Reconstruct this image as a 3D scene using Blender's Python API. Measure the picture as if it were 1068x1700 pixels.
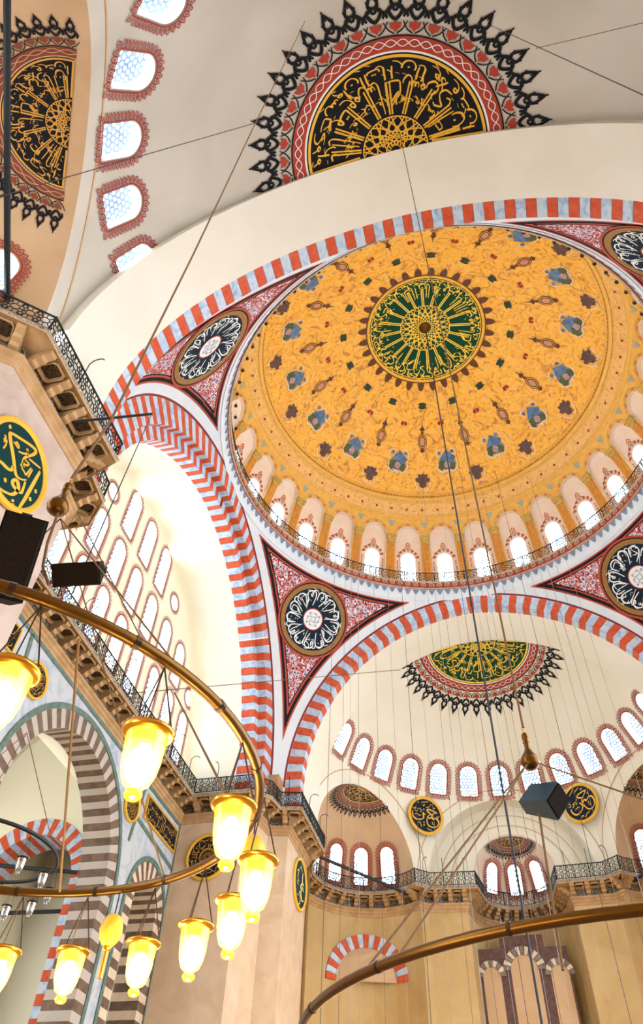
import bpy, math, random
import numpy as np
from mathutils import Matrix, Vector
rng = random.Random(7)
pi = math.pi
scn = bpy.context.scene
for o in list(bpy.data.objects): bpy.data.objects.remove(o, do_unlink=True)
COL = scn.collection
# ------------------------------------------------------------------ camera, world, exposure
FOC = 1176.4                                    # focal length in pixels of the 1068 px wide frame
cam_d = bpy.data.cameras.new('camera'); cam = bpy.data.objects.new('camera', cam_d); COL.objects.link(cam)
CAMP = Vector((-0.017, -25.68, 1.70)); YAW, PIT, ROL = -0.28323, 0.88795, 0.05878
_f = Vector((math.sin(YAW)*math.cos(PIT), math.cos(YAW)*math.cos(PIT), math.sin(PIT)))
_r = Vector((math.cos(YAW), -math.sin(YAW), 0)); _u = _r.cross(_f)
_r2 = math.cos(ROL)*_r + math.sin(ROL)*_u; _u2 = _r2.cross(_f)
cam.matrix_world = Matrix(((_r2.x, _u2.x, -_f.x, CAMP.x), (_r2.y, _u2.y, -_f.y, CAMP.y), (_r2.z, _u2.z, -_f.z, CAMP.z), (0, 0, 0, 1)))
cam_d.sensor_fit = 'HORIZONTAL'; cam_d.sensor_width = 36.0; cam_d.lens = 36.0*FOC/1068
cam_d.shift_y = -50/1068; cam_d.clip_start = 0.05; cam_d.clip_end = 400
scn.camera = cam
world = bpy.data.worlds.new('daylight'); scn.world = world; world.use_nodes = True
world.node_tree.nodes['Background'].inputs[0].default_value = (0.98, 0.98, 1.0, 1)
world.node_tree.nodes['Background'].inputs[1].default_value = 1.3
scn.view_settings.view_transform = 'Standard'; scn.view_settings.look = 'None'
scn.view_settings.exposure = 1.98; scn.view_settings.gamma = 1.0; scn.view_settings.use_curve_mapping = False
scn.cycles.use_denoising = True; scn.cycles.use_adaptive_sampling = True; scn.cycles.adaptive_threshold = 0.04
scn.cycles.max_bounces = 4; scn.cycles.diffuse_bounces = 2; scn.cycles.glossy_bounces = 2; scn.cycles.transparent_max_bounces = 8; scn.cycles.caustics_reflective = False; scn.cycles.caustics_refractive = False
scn.cycles.sample_clamp_indirect = 6.0
SKYGLOW = 10.0                                   # brightness of the sky behind the window panes
LAMPGLOW = 12.0
# ------------------------------------------------------------------ dimensions (metres)
A = 13.25                                       # half width of the domed bay
ZS = 22.9; EC = 0.45; RO = 12.95                # springing height, pointed-arch centre offset, outer radius
DC, DR = 36.8, 14.62                            # main dome centre height and radius
FC, FR = (0.0, 15.0, 23.2), 11.85               # far half dome
NC, NR = (0.0, -16.27, 22.93), 12.04            # near half dome
JF, JN = 17.1, -17.2                            # where arch soffit meets half dome
ZG = 21.3                                       # gallery floor
# ------------------------------------------------------------------ materials
MATS = {}
def new_mat(name):
    m = bpy.data.materials.new(name); m.use_nodes = True
    nt = m.node_tree; MATS[name] = m
    return m, nt, nt.nodes['Principled BSDF']
def nd(nt, kind, **kw):
    n = nt.nodes.new(kind)
    for k, v in kw.items():
        if k.startswith('i_'): n.inputs[k[2:]].default_value = v
        else: setattr(n, k, v)
    return n
def ramp(nt, fac, stops, interp='LINEAR'):
    r = nt.nodes.new('ShaderNodeValToRGB'); r.color_ramp.interpolation = interp
    el = r.color_ramp.elements
    while len(el) < len(stops): el.new(0.5)
    for e, (p, c) in zip(el, stops): e.position = p; e.color = (*c, 1)
    nt.links.new(fac, r.inputs[0]); return r
def P(name, col, rough=0.6, metal=0.0, var=None, spec=0.3, bump=0.0):
    """plain surface; var = (noise scale, second colour, distortion)"""
    m, nt, b = new_mat(name)
    b.inputs['Base Color'].default_value = (*col, 1); b.inputs['Roughness'].default_value = rough
    b.inputs['Metallic'].default_value = metal; b.inputs['Specular IOR Level'].default_value = spec
    if var:
        tc = nd(nt, 'ShaderNodeNewGeometry')
        nz = nd(nt, 'ShaderNodeTexNoise'); nz.inputs['Scale'].default_value = var[0]; nz.inputs['Detail'].default_value = 3
        nz.inputs['Distortion'].default_value = var[2] if len(var) > 2 else 0.0
        nt.links.new(tc.outputs['Position'], nz.inputs['Vector'])
        lo, hi = (var[3], var[4]) if len(var) > 4 else (0.3, 0.7)
        r = ramp(nt, nz.outputs['Fac'], [(lo, col), (hi, var[1])])
        nt.links.new(r.outputs[0], b.inputs['Base Color'])
        if bump:
            bp = nd(nt, 'ShaderNodeBump'); bp.inputs['Strength'].default_value = bump; bp.inputs['Distance'].default_value = 0.05
            nt.links.new(nz.outputs['Fac'], bp.inputs['Height']); nt.links.new(bp.outputs[0], b.inputs['Normal'])
    return m
def EM(name, col, s):
    m = bpy.data.materials.new(name); m.use_nodes = True; nt = m.node_tree; nt.nodes.clear()
    e = nd(nt, 'ShaderNodeEmission'); e.inputs[0].default_value = (*col, 1); e.inputs[1].default_value = s
    o = nd(nt, 'ShaderNodeOutputMaterial'); nt.links.new(e.outputs[0], o.inputs[0]); MATS[name] = m; return m
P('plaster', (0.81, 0.785, 0.66), 0.8, var=(0.35, (0.85, 0.835, 0.735), 0.4))
P('plaster_white', (0.78, 0.765, 0.68), 0.8, var=(0.4, (0.83, 0.82, 0.75), 0.3))
P('plaster_shaded', (0.52, 0.495, 0.44), 0.8, var=(0.30, (0.61, 0.585, 0.53), 0.6))  # darker copy of the plaster: shade of the near half dome put into its colour
P('plaster_lemon', (0.86, 0.82, 0.62), 0.8, var=(0.3, (0.89, 0.86, 0.69)))
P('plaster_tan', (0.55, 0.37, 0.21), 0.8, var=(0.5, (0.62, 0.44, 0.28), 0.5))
P('plaster_rose', (0.70, 0.55, 0.45), 0.8, var=(0.5, (0.76, 0.62, 0.52), 0.5))
P('fillet', (0.62, 0.44, 0.26), 0.7)
P('red_stone', (0.56, 0.072, 0.024), 0.6, var=(2.2, (0.64, 0.125, 0.05), 1.5, 0.35, 0.7))
P('blue_marble', (0.55, 0.66, 0.80), 0.5, var=(1.6, (0.24, 0.42, 0.68), 2.0, 0.45, 0.72))
P('white_band', (0.70, 0.76, 0.80), 0.6, var=(1.0, (0.62, 0.71, 0.79)))
P('dark_red', (0.20, 0.018, 0.014), 0.6)
P('line_red', (0.42, 0.06, 0.03), 0.6)
P('paint_black', (0.012, 0.014, 0.018), 0.7, spec=0.08)
P('paint_navy', (0.010, 0.022, 0.038), 0.7, spec=0.08)
P('paint_green', (0.008, 0.060, 0.032), 0.7, spec=0.08)
P('paint_teal', (0.006, 0.040, 0.042), 0.7, spec=0.08)
P('paint_red', (0.40, 0.045, 0.025), 0.6)
P('braid_brown', (0.22, 0.055, 0.030), 0.7)
P('frill_red', (0.34, 0.035, 0.03), 0.65)
P('paint_gold', (0.80, 0.47, 0.05), 0.45, metal=0.15)
P('letter_gold', (0.92, 0.66, 0.08), 0.4, metal=0.1)
P('letter_old_gold', (0.62, 0.33, 0.06), 0.5)
P('letter_white', (0.80, 0.85, 0.85), 0.6)
P('ochre_ring', (0.36, 0.19, 0.03), 0.5, var=(14.0, (0.20, 0.09, 0.015)))
P('green_light', (0.05, 0.22, 0.07), 0.5)
P('tan_stone', (0.40, 0.245, 0.11), 0.65, var=(1.8, (0.54, 0.36, 0.19), 0.6))
P('pink_marble', (0.47, 0.36, 0.31), 0.45, var=(0.9, (0.58, 0.49, 0.45), 1.2))
P('pier_tan', (0.60, 0.44, 0.29), 0.5, var=(0.9, (0.70, 0.55, 0.40), 1.2))
P('ochre_wall', (0.50, 0.345, 0.145), 0.7, var=(0.6, (0.58, 0.43, 0.22), 0.8))
P('pale_marble', (0.52, 0.57, 0.62), 0.45, var=(0.7, (0.27, 0.37, 0.52), 2.2, 0.45, 0.75))
P('green_stone', (0.075, 0.145, 0.12), 0.5, var=(3.0, (0.16, 0.24, 0.21), 1.0))
P('brown_stone', (0.115, 0.075, 0.055), 0.6, var=(2.0, (0.20, 0.14, 0.10), 0.7))
P('buff_stone', (0.62, 0.50, 0.36), 0.6, var=(2.0, (0.72, 0.62, 0.50), 0.7))
P('banded_white', (0.52, 0.45, 0.37), 0.6, var=(1.6, (0.44, 0.43, 0.43), 1.0))
P('grey_stone', (0.16, 0.14, 0.13), 0.6, var=(2.0, (0.24, 0.21, 0.19), 0.5))
P('iron', (0.010, 0.022, 0.026), 0.5, metal=0.3)
P('rod_black', (0.010, 0.016, 0.020), 0.5)
P('cable_dark', (0.03, 0.035, 0.05), 0.6)
P('cable_grey', (0.28, 0.27, 0.26), 0.6)
P('rope_tan', (0.16, 0.095, 0.045), 0.8)
P('box_black', (0.008, 0.007, 0.007), 0.7, spec=0.1)
P('box_grille', (0.016, 0.011, 0.009), 0.85, var=(90.0, (0.006, 0.005, 0.005)), spec=0.1)
P('box_blue', (0.006, 0.045, 0.085), 0.45)
P('brass', (0.60, 0.32, 0.04), 0.22, metal=0.9)
P('brass_old', (0.135, 0.066, 0.014), 0.32, metal=0.85)
P('bronze_dark', (0.05, 0.03, 0.018), 0.35, metal=0.7)
P('orange_pilaster', (0.72, 0.33, 0.06), 0.45, var=(2.5, (0.55, 0.22, 0.04), 1.5))
P('gold_plain', (0.80, 0.42, 0.06), 0.5, var=(3.0, (0.86, 0.52, 0.12)))
P('capital_gold', (0.70, 0.48, 0.12), 0.45, metal=0.2, var=(9.0, (0.45, 0.28, 0.06)))
P('niche_pink', (0.86, 0.68, 0.50), 0.7, var=(1.2, (0.90, 0.76, 0.62)))
P('niche_red', (0.66, 0.22, 0.11), 0.6)
P('lozenge_green', (0.035, 0.075, 0.03), 0.55, var=(8.0, (0.015, 0.030, 0.02)))
P('lantern_brown', (0.16, 0.055, 0.018), 0.5, var=(8.0, (0.09, 0.03, 0.012)))
P('lantern_rose', (0.62, 0.29, 0.16), 0.5)
P('shield_brown', (0.085, 0.042, 0.036), 0.6, var=(5.0, (0.15, 0.085, 0.075)))
P('view_blue', (0.045, 0.12, 0.26), 0.6, var=(3.0, (0.16, 0.26, 0.38)))
P('view_green', (0.05, 0.085, 0.04), 0.6, var=(6.0, (0.11, 0.14, 0.05)))
P('view_rose', (0.55, 0.36, 0.32), 0.6, var=(6.0, (0.36, 0.22, 0.22)))
P('dot_red', (0.35, 0.02, 0.015), 0.5)
P('triangle_grey', (0.38, 0.42, 0.34), 0.6)
P('floral_orange', (0.68, 0.20, 0.06), 0.6); P('floral_plum', (0.16, 0.05, 0.09), 0.6); P('floral_grey', (0.40, 0.47, 0.52), 0.6)
P('tassel_blue', (0.17, 0.26, 0.40), 0.6)
P('scallop_cream', (0.62, 0.55, 0.42), 0.6, var=(7.0, (0.35, 0.28, 0.20)))
P('lattice_backlit', (0.20, 0.34, 0.66), 0.6)  # white plaster grille, blue of the backlight painted into its colour
P('lattice_stone', (0.55, 0.52, 0.46), 0.7)
P('reveal', (0.84, 0.80, 0.70), 0.7)
EM('sky_glow', (0.84, 0.92, 1.0), SKYGLOW)
EM('bulb_glow', (1.0, 0.80, 0.42), LAMPGLOW)
def arabesque(name, ground, leaf, bloom, eye, scale):
    m, nt, b = new_mat(name); b.inputs['Roughness'].default_value = 0.6; b.inputs['Specular IOR Level'].default_value = 0.2
    g = nd(nt, 'ShaderNodeNewGeometry')
    v = nd(nt, 'ShaderNodeTexVoronoi'); v.inputs['Scale'].default_value = scale; v.inputs['Randomness'].default_value = 0.55
    v2 = nd(nt, 'ShaderNodeTexVoronoi'); v2.inputs['Scale'].default_value = scale*2.3; v2.inputs['Randomness'].default_value = 0.8
    n = nd(nt, 'ShaderNodeTexNoise'); n.inputs['Scale'].default_value = scale*1.5; n.inputs['Detail'].default_value = 1.0; n.inputs['Distortion'].default_value = 2.2
    for x in (v, v2, n): nt.links.new(g.outputs['Position'], x.inputs['Vector'])
    base = ramp(nt, n.outputs['Fac'], [(0.0, ground), (0.40, ground), (0.47, leaf), (0.55, ground), (0.60, ground), (1, ground)], 'CONSTANT')
    fl = ramp(nt, v.outputs['Distance'], [(0.0, eye), (0.10, bloom), (0.20, leaf), (0.26, bloom), (0.31, leaf), (0.36, leaf)], 'CONSTANT')
    mk_ = ramp(nt, v.outputs['Distance'], [(0.0, (1, 1, 1)), (0.36, (0, 0, 0))], 'CONSTANT')
    sm = ramp(nt, v2.outputs['Distance'], [(0.0, bloom), (0.20, (0, 0, 0))], 'CONSTANT')
    smk = ramp(nt, v2.outputs['Distance'], [(0.0, (1, 1, 1)), (0.20, (0, 0, 0))], 'CONSTANT')
    m1 = nd(nt, 'ShaderNodeMixRGB'); m2 = nd(nt, 'ShaderNodeMixRGB')
    nt.links.new(smk.outputs[0], m1.inputs[0]); nt.links.new(base.outputs[0], m1.inputs[1]); nt.links.new(sm.outputs[0], m1.inputs[2])
    nt.links.new(mk_.outputs[0], m2.inputs[0]); nt.links.new(m1.outputs[0], m2.inputs[1]); nt.links.new(fl.outputs[0], m2.inputs[2])
    nt.links.new(m2.outputs[0], b.inputs['Base Color'])
arabesque('tile_field', (0.34, 0.030, 0.030), (0.80, 0.78, 0.80), (0.05, 0.08, 0.30), (0.60, 0.16, 0.14), 1.9)
arabesque('coffer_floral', (0.020, 0.016, 0.014), (0.16, 0.10, 0.05), (0.012, 0.010, 0.010), (0.30, 0.03, 0.02), 5.5)
def lace(name, dark, light, scale, lo=0.48):
    m, nt, b = new_mat(name); b.inputs['Roughness'].default_value = 0.6
    g = nd(nt, 'ShaderNodeNewGeometry'); n = nd(nt, 'ShaderNodeTexNoise'); n.inputs['Scale'].default_value = scale
    n.inputs['Detail'].default_value = 2; n.inputs['Distortion'].default_value = 3.0
    nt.links.new(g.outputs['Position'], n.inputs['Vector'])
    r = ramp(nt, n.outputs['Fac'], [(lo-0.02, dark), (lo, light), (lo+0.10, light), (lo+0.12, dark)]); nt.links.new(r.outputs[0], b.inputs['Base Color'])
lace('lace_black', (0.020, 0.018, 0.018), (0.42, 0.33, 0.22), 5.0)
lace('lace_light', (0.50, 0.44, 0.36), (0.06, 0.05, 0.05), 9.0)
def dome_gold():
    m, nt, b = new_mat('dome_gold'); b.inputs['Roughness'].default_value = 0.5; b.inputs['Specular IOR Level'].default_value = 0.4
    g = nd(nt, 'ShaderNodeNewGeometry')
    n = nd(nt, 'ShaderNodeTexNoise'); n.inputs['Scale'].default_value = 0.9; n.inputs['Detail'].default_value = 5; n.inputs['Distortion'].default_value = 3.5
    n2 = nd(nt, 'ShaderNodeTexNoise'); n2.inputs['Scale'].default_value = 1.7; n2.inputs['Detail'].default_value = 3; n2.inputs['Distortion'].default_value = 4.5
    for x in (n, n2): nt.links.new(g.outputs['Position'], x.inputs['Vector'])
    r1 = ramp(nt, n.outputs['Fac'], [(0.30, (0.50, 0.17, 0.010)), (0.48, (0.95, 0.45, 0.014)), (0.68, (0.97, 0.55, 0.05))])
    r2 = ramp(nt, n2.outputs['Fac'], [(0.475, (0, 0, 0)), (0.51, (0.9, 0.9, 0.9)), (0.545, (0.0, 0.0, 0.0))])
    mx = nd(nt, 'ShaderNodeMixRGB'); nt.links.new(r2.outputs[0], mx.inputs[0]); nt.links.new(r1.outputs[0], mx.inputs[1]); mx.inputs[2].default_value = (0.96, 0.70, 0.34, 1)
    nt.links.new(mx.outputs[0], b.inputs['Base Color'])
    bp = nd(nt, 'ShaderNodeBump'); bp.inputs['Strength'].default_value = 0.55; bp.inputs['Distance'].default_value = 0.12
    nt.links.new(n2.outputs['Fac'], bp.inputs['Height']); nt.links.new(bp.outputs[0], b.inputs['Normal'])
dome_gold()
def frieze_gold():
    m, nt, b = new_mat('frieze_gold'); b.inputs['Roughness'].default_value = 0.5
    g = nd(nt, 'ShaderNodeNewGeometry'); v = nd(nt, 'ShaderNodeTexVoronoi'); v.inputs['Scale'].default_value = 3.2
    nt.links.new(g.outputs['Position'], v.inputs['Vector'])
    r = ramp(nt, v.outputs['Distance'], [(0.0, (0.30, 0.10, 0.02)), (0.10, (0.84, 0.50, 0.14)), (0.30, (0.86, 0.54, 0.17)), (0.42, (0.55, 0.26, 0.05)), (0.46, (0.86, 0.52, 0.15))])
    nt.links.new(r.outputs[0], b.inputs['Base Color'])
frieze_gold()
def lamp_glass(name, tcol, trcol, fac):
    m = bpy.data.materials.new(name); m.use_nodes = True; nt = m.node_tree; nt.nodes.clear()
    t = nd(nt, 'ShaderNodeBsdfTranslucent'); t.inputs[0].default_value = (*tcol, 1)
    tr = nd(nt, 'ShaderNodeBsdfTransparent'); tr.inputs[0].default_value = (*trcol, 1)
    gl = nd(nt, 'ShaderNodeBsdfGlossy'); gl.inputs['Roughness'].default_value = 0.12
    a = nd(nt, 'ShaderNodeMixShader'); a.inputs[0].default_value = fac; nt.links.new(t.outputs[0], a.inputs[1]); nt.links.new(tr.outputs[0], a.inputs[2])
    c = nd(nt, 'ShaderNodeMixShader'); c.inputs[0].default_value = 0.10; nt.links.new(a.outputs[0], c.inputs[1]); nt.links.new(gl.outputs[0], c.inputs[2])
    o = nd(nt, 'ShaderNodeOutputMaterial'); nt.links.new(c.outputs[0], o.inputs[0]); MATS[name] = m
lamp_glass('lamp_glass', (1.0, 0.50, 0.04), (1.0, 0.74, 0.28), 0.60)
lamp_glass('lamp_glass_thin', (1.0, 0.66, 0.16), (1.0, 0.90, 0.60), 0.72)
def clear_glass():
    m = bpy.data.materials.new('clear_glass'); m.use_nodes = True; nt = m.node_tree; nt.nodes.clear()
    tr = nd(nt, 'ShaderNodeBsdfTransparent'); tr.inputs[0].default_value = (0.80, 0.85, 0.92, 1)
    gl = nd(nt, 'ShaderNodeBsdfGlossy'); gl.inputs['Roughness'].default_value = 0.08; gl.inputs[0].default_value = (0.9, 0.95, 1, 1)
    c = nd(nt, 'ShaderNodeMixShader'); c.inputs[0].default_value = 0.35; nt.links.new(tr.outputs[0], c.inputs[1]); nt.links.new(gl.outputs[0], c.inputs[2])
    o = nd(nt, 'ShaderNodeOutputMaterial'); nt.links.new(c.outputs[0], o.inputs[0]); MATS['clear_glass'] = m
clear_glass()
# ------------------------------------------------------------------ object helpers
WP = {}                                          # world position of translated parents
def tag(o, label=None, cat=None, group=None, kind=None):
    if label: o['label'] = label
    if cat: o['category'] = cat
    if group: o['group'] = group
    if kind: o['kind'] = kind
    return o
def wpos(p): return WP.get(p.name, Vector((0, 0, 0))) if p else Vector((0, 0, 0))
def empty(name, loc=(0, 0, 0), label=None, cat=None, group=None, kind=None, parent=None):
    o = bpy.data.objects.new(name, None); COL.objects.link(o); o.empty_display_size = 0.2
    o.location = Vector(loc)-wpos(parent)
    if parent: o.parent = parent
    WP[o.name] = Vector(loc); return tag(o, label, cat, group, kind)
def mesh_of(name, V, F, mat, smooth=False):
    me = bpy.data.meshes.new(name); me.from_pydata([tuple(map(float, v)) for v in V], [], [tuple(map(int, f)) for f in F])
    me.materials.append(MATS[mat])
    if smooth: me.polygons.foreach_set('use_smooth', [True]*len(me.polygons))
    me.update(); return me
def mk(name, V, F, mat, parent=None, smooth=False, label=None, cat=None, group=None, kind=None):
    V = np.asarray(V, float).reshape(-1, 3)
    w = np.array(wpos(parent)) if parent else np.zeros(3)
    o = bpy.data.objects.new(name, mesh_of(name, V-w, F, mat, smooth)); COL.objects.link(o)
    if parent: o.parent = parent; WP[o.name] = Vector(w)
    return tag(o, label, cat, group, kind)
def inst(name, me, M, parent=None, **kw):
    o = bpy.data.objects.new(name, me); COL.objects.link(o)
    if parent: o.parent = parent
    o.matrix_basis = Matrix.Translation(-wpos(parent)) @ M if parent else M
    return tag(o, **kw)
class MB:
    """collects geometry for one mesh"""
    def __init__(s): s.V = []; s.F = []
    def add(s, V, F):
        k = len(s.V); s.V.extend([tuple(v) for v in V]); s.F.extend([tuple(i+k for i in f) for f in F]); return s
    def box(s, x0, x1, y0, y1, z0, z1):
        return s.add([(x0, y0, z0), (x1, y0, z0), (x1, y1, z0), (x0, y1, z0), (x0, y0, z1), (x1, y0, z1), (x1, y1, z1), (x0, y1, z1)],
                     [(0, 3, 2, 1), (4, 5, 6, 7), (0, 1, 5, 4), (1, 2, 6, 5), (2, 3, 7, 6), (3, 0, 4, 7)])
    def tube(s, pts, r, n=6, closed=False, caps=True):
        pts = [Vector(p) for p in pts]; m = len(pts); V = []; up = None
        rr = r if hasattr(r, '__len__') else [r]*m
        for i, p in enumerate(pts):
            a = pts[(i-1) % m] if closed else pts[max(i-1, 0)]; b = pts[(i+1) % m] if closed else pts[min(i+1, m-1)]
            t = (b-a).normalized()
            if up is None: up = Vector((0, 0, 1)) if abs(t.z) < 0.9 else Vector((1, 0, 0))
            e1 = (up-t*up.dot(t)).normalized(); e2 = t.cross(e1); up = e1
            for k in range(n):
                q = 2*pi*k/n; V.append(p+(e1*math.cos(q)+e2*math.sin(q))*rr[i])
        F = []
        for i in range(m if closed else m-1):
            j = (i+1) % m
            for k in range(n): F.append((i*n+k, i*n+(k+1) % n, j*n+(k+1) % n, j*n+k))
        if caps and not closed: F.append(tuple(range(n-1, -1, -1))); F.append(tuple((m-1)*n+k for k in range(n)))
        return s.add(V, F)
    def lathe(s, prof, n=20, c=(0, 0, 0), a0=0.0, a1=2*pi):
        full = abs(a1-a0-2*pi) < 1e-6; m = n if full else n+1; V = []; F = []
        for r, z in prof:
            for k in range(m):
                q = a0+(a1-a0)*k/n; V.append((c[0]+r*math.cos(q), c[1]+r*math.sin(q), c[2]+z))
        for i in range(len(prof)-1):
            for k in range(n):
                k2 = (k+1) % m; F.append((i*m+k, i*m+k2, (i+1)*m+k2, (i+1)*m+k))
        return s.add(V, F)
    def obj(s, name, mat, parent=None, smooth=False, **kw): return mk(name, s.V, s.F, mat, parent, smooth, **kw)
    def mesh(s, name, mat, smooth=False): return mesh_of(name, s.V, s.F, mat, smooth)
def grid(fn, us, vs):
    V = [fn(u, v) for v in vs for u in us]; nu = len(us); F = []
    for j in range(len(vs)-1):
        for i in range(nu-1):
            a = j*nu+i; F.append((a, a+1, a+nu+1, a+nu))
    return np.array(V, float), F
def lin(a, b, n): return [a+(b-a)*i/(n-1) for i in range(n)]
def clip(V, F, fn):
    """keep the part of a mesh where fn(V) >= 0"""
    V = np.asarray(V, float); f = fn(V); f = np.where(np.abs(f) < 1e-6, 1e-6, f)
    out = []; nv = [tuple(v) for v in V]; cache = {}
    def cut(a, b):
        k = (a, b) if a < b else (b, a)
        if k not in cache:
            t = f[a]/(f[a]-f[b]); nv.append(tuple(V[a]+(V[b]-V[a])*t)); cache[k] = len(nv)-1
        return cache[k]
    pos = f > 0
    for fc in F:
        n = sum(bool(pos[i]) for i in fc)
        if n == len(fc): out.append(fc)
        elif n:
            poly = []
            for i in range(len(fc)):
                a, b = fc[i], fc[(i+1) % len(fc)]
                if pos[a]: poly.append(a)
                if pos[a] != pos[b]: poly.append(cut(a, b))
            if len(poly) >= 3: out.append(tuple(poly))
    used = sorted({i for fc in out for i in fc}); mp = {i: k for k, i in enumerate(used)}
    return np.array([nv[i] for i in used]) if used else np.zeros((0, 3)), [tuple(mp[i] for i in fc) for fc in out]
# ------------------------------------------------------------------ maps from flat drawings to curved surfaces
def sphere_map(C, R, n, e1, off=0.03):
    """exponential map on the inside of a sphere round direction n; x along e1"""
    C = Vector(C); n = Vector(n).normalized(); e1 = Vector(e1); e1 = (e1-n*e1.dot(n)).normalized(); e2 = n.cross(e1)
    def f(x, y, d=0.0):
        r = math.hypot(x, y); a = r/R
        if r < 1e-9: v = n
        else: v = n*math.cos(a)+(e1*(x/r)+e2*(y/r))*math.sin(a)
        return tuple(C+v*(R-off-d))
    return f
def plane_map(O, e1, e2):
    O = Vector(O); e1 = Vector(e1).normalized(); e2 = Vector(e2).normalized(); n = e1.cross(e2)
    def f(x, y, d=0.0): return tuple(O+e1*x+e2*y+n*d)
    return f
def smooth_line(pts, k=4):
    pts = [np.array(p, float) for p in pts]
    if len(pts) < 3: return pts
    out = []
    for i in range(len(pts)-1):
        p0 = pts[max(i-1, 0)]; p1 = pts[i]; p2 = pts[i+1]; p3 = pts[min(i+2, len(pts)-1)]
        for j in range(k):
            t = j/k; out.append(0.5*((2*p1)+(-p0+p2)*t+(2*p0-5*p1+4*p2-p3)*t*t+(-p0+3*p1-3*p2+p3)*t**3))
    out.append(pts[-1]); return out
class Ink:
    """flat strokes and patches, mapped on to a surface"""
    def __init__(s): s.V = []; s.F = []
    def stroke(s, pts, w, nib=None, taper=0.35, k=4):
        p = smooth_line(pts, k) if k > 1 else [np.array(q, float) for q in pts]
        n = len(p); b = len(s.V)
        for i in range(n):
            t = p[min(i+1, n-1)]-p[max(i-1, 0)]; L = math.hypot(*t) or 1; t = t/L
            ww = w*(taper+(1-taper)*math.sin(pi*min(max((i+0.6)/(n+0.2), 0), 1))**0.5)
            if nib is not None: ww *= 0.5+0.6*abs(t[0]*math.sin(nib)-t[1]*math.cos(nib))
            s.V.append((p[i][0]-t[1]*ww/2, p[i][1]+t[0]*ww/2)); s.V.append((p[i][0]+t[1]*ww/2, p[i][1]-t[0]*ww/2))
        for i in range(n-1): s.F.append((b+2*i, b+2*i+1, b+2*i+3, b+2*i+2))
        return s
    def line(s, pts, w, k=1): return s.stroke(pts, w, None, 1.0, k)
    def ring(s, r0, r1, a0=0, a1=2*pi, na=64, nr=1, c=(0, 0)):
        b = len(s.V)
        for j in range(nr+1):
            r = r0+(r1-r0)*j/nr
            for i in range(na+1):
                q = a0+(a1-a0)*i/na; s.V.append((c[0]+r*math.cos(q), c[1]+r*math.sin(q)))
        for j in range(nr):
            for i in range(na):
                a = b+j*(na+1)+i; s.F.append((a, a+1, a+na+2, a+na+1))
        return s
    def poly(s, pts):
        b = len(s.V); s.V.extend([tuple(p) for p in pts]); s.F.append(tuple(range(b, b+len(pts)))); return s
    def diamond(s, x, y, r): return s.poly([(x-r, y), (x, y-r), (x+r, y), (x, y+r)])
    def paste(s, o, sx=1, ang=0, tx=0, ty=0, flip=False):
        c, sn = math.cos(ang), math.sin(ang); b = len(s.V)
        for x, y in o.V:
            if flip: x = -x
            s.V.append((tx+sx*(c*x-sn*y), ty+sx*(sn*x+c*y)))
        s.F.extend([tuple(i+b for i in f) for f in o.F]); return s
    def warp(s, fn): s.V = [fn(*v) for v in s.V]; return s
    def obj(s, name, mp, mat, parent, d=0.0, scale=1.0, **kw):
        return mk(name, [mp(x*scale, y*scale, d) for x, y in s.V], s.F, mat, parent, **kw)
    def mesh(s, name, mp, mat, d=0.0, scale=1.0): return mesh_of(name, [mp(x*scale, y*scale, d) for x, y in s.V], s.F, mat)
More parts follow.
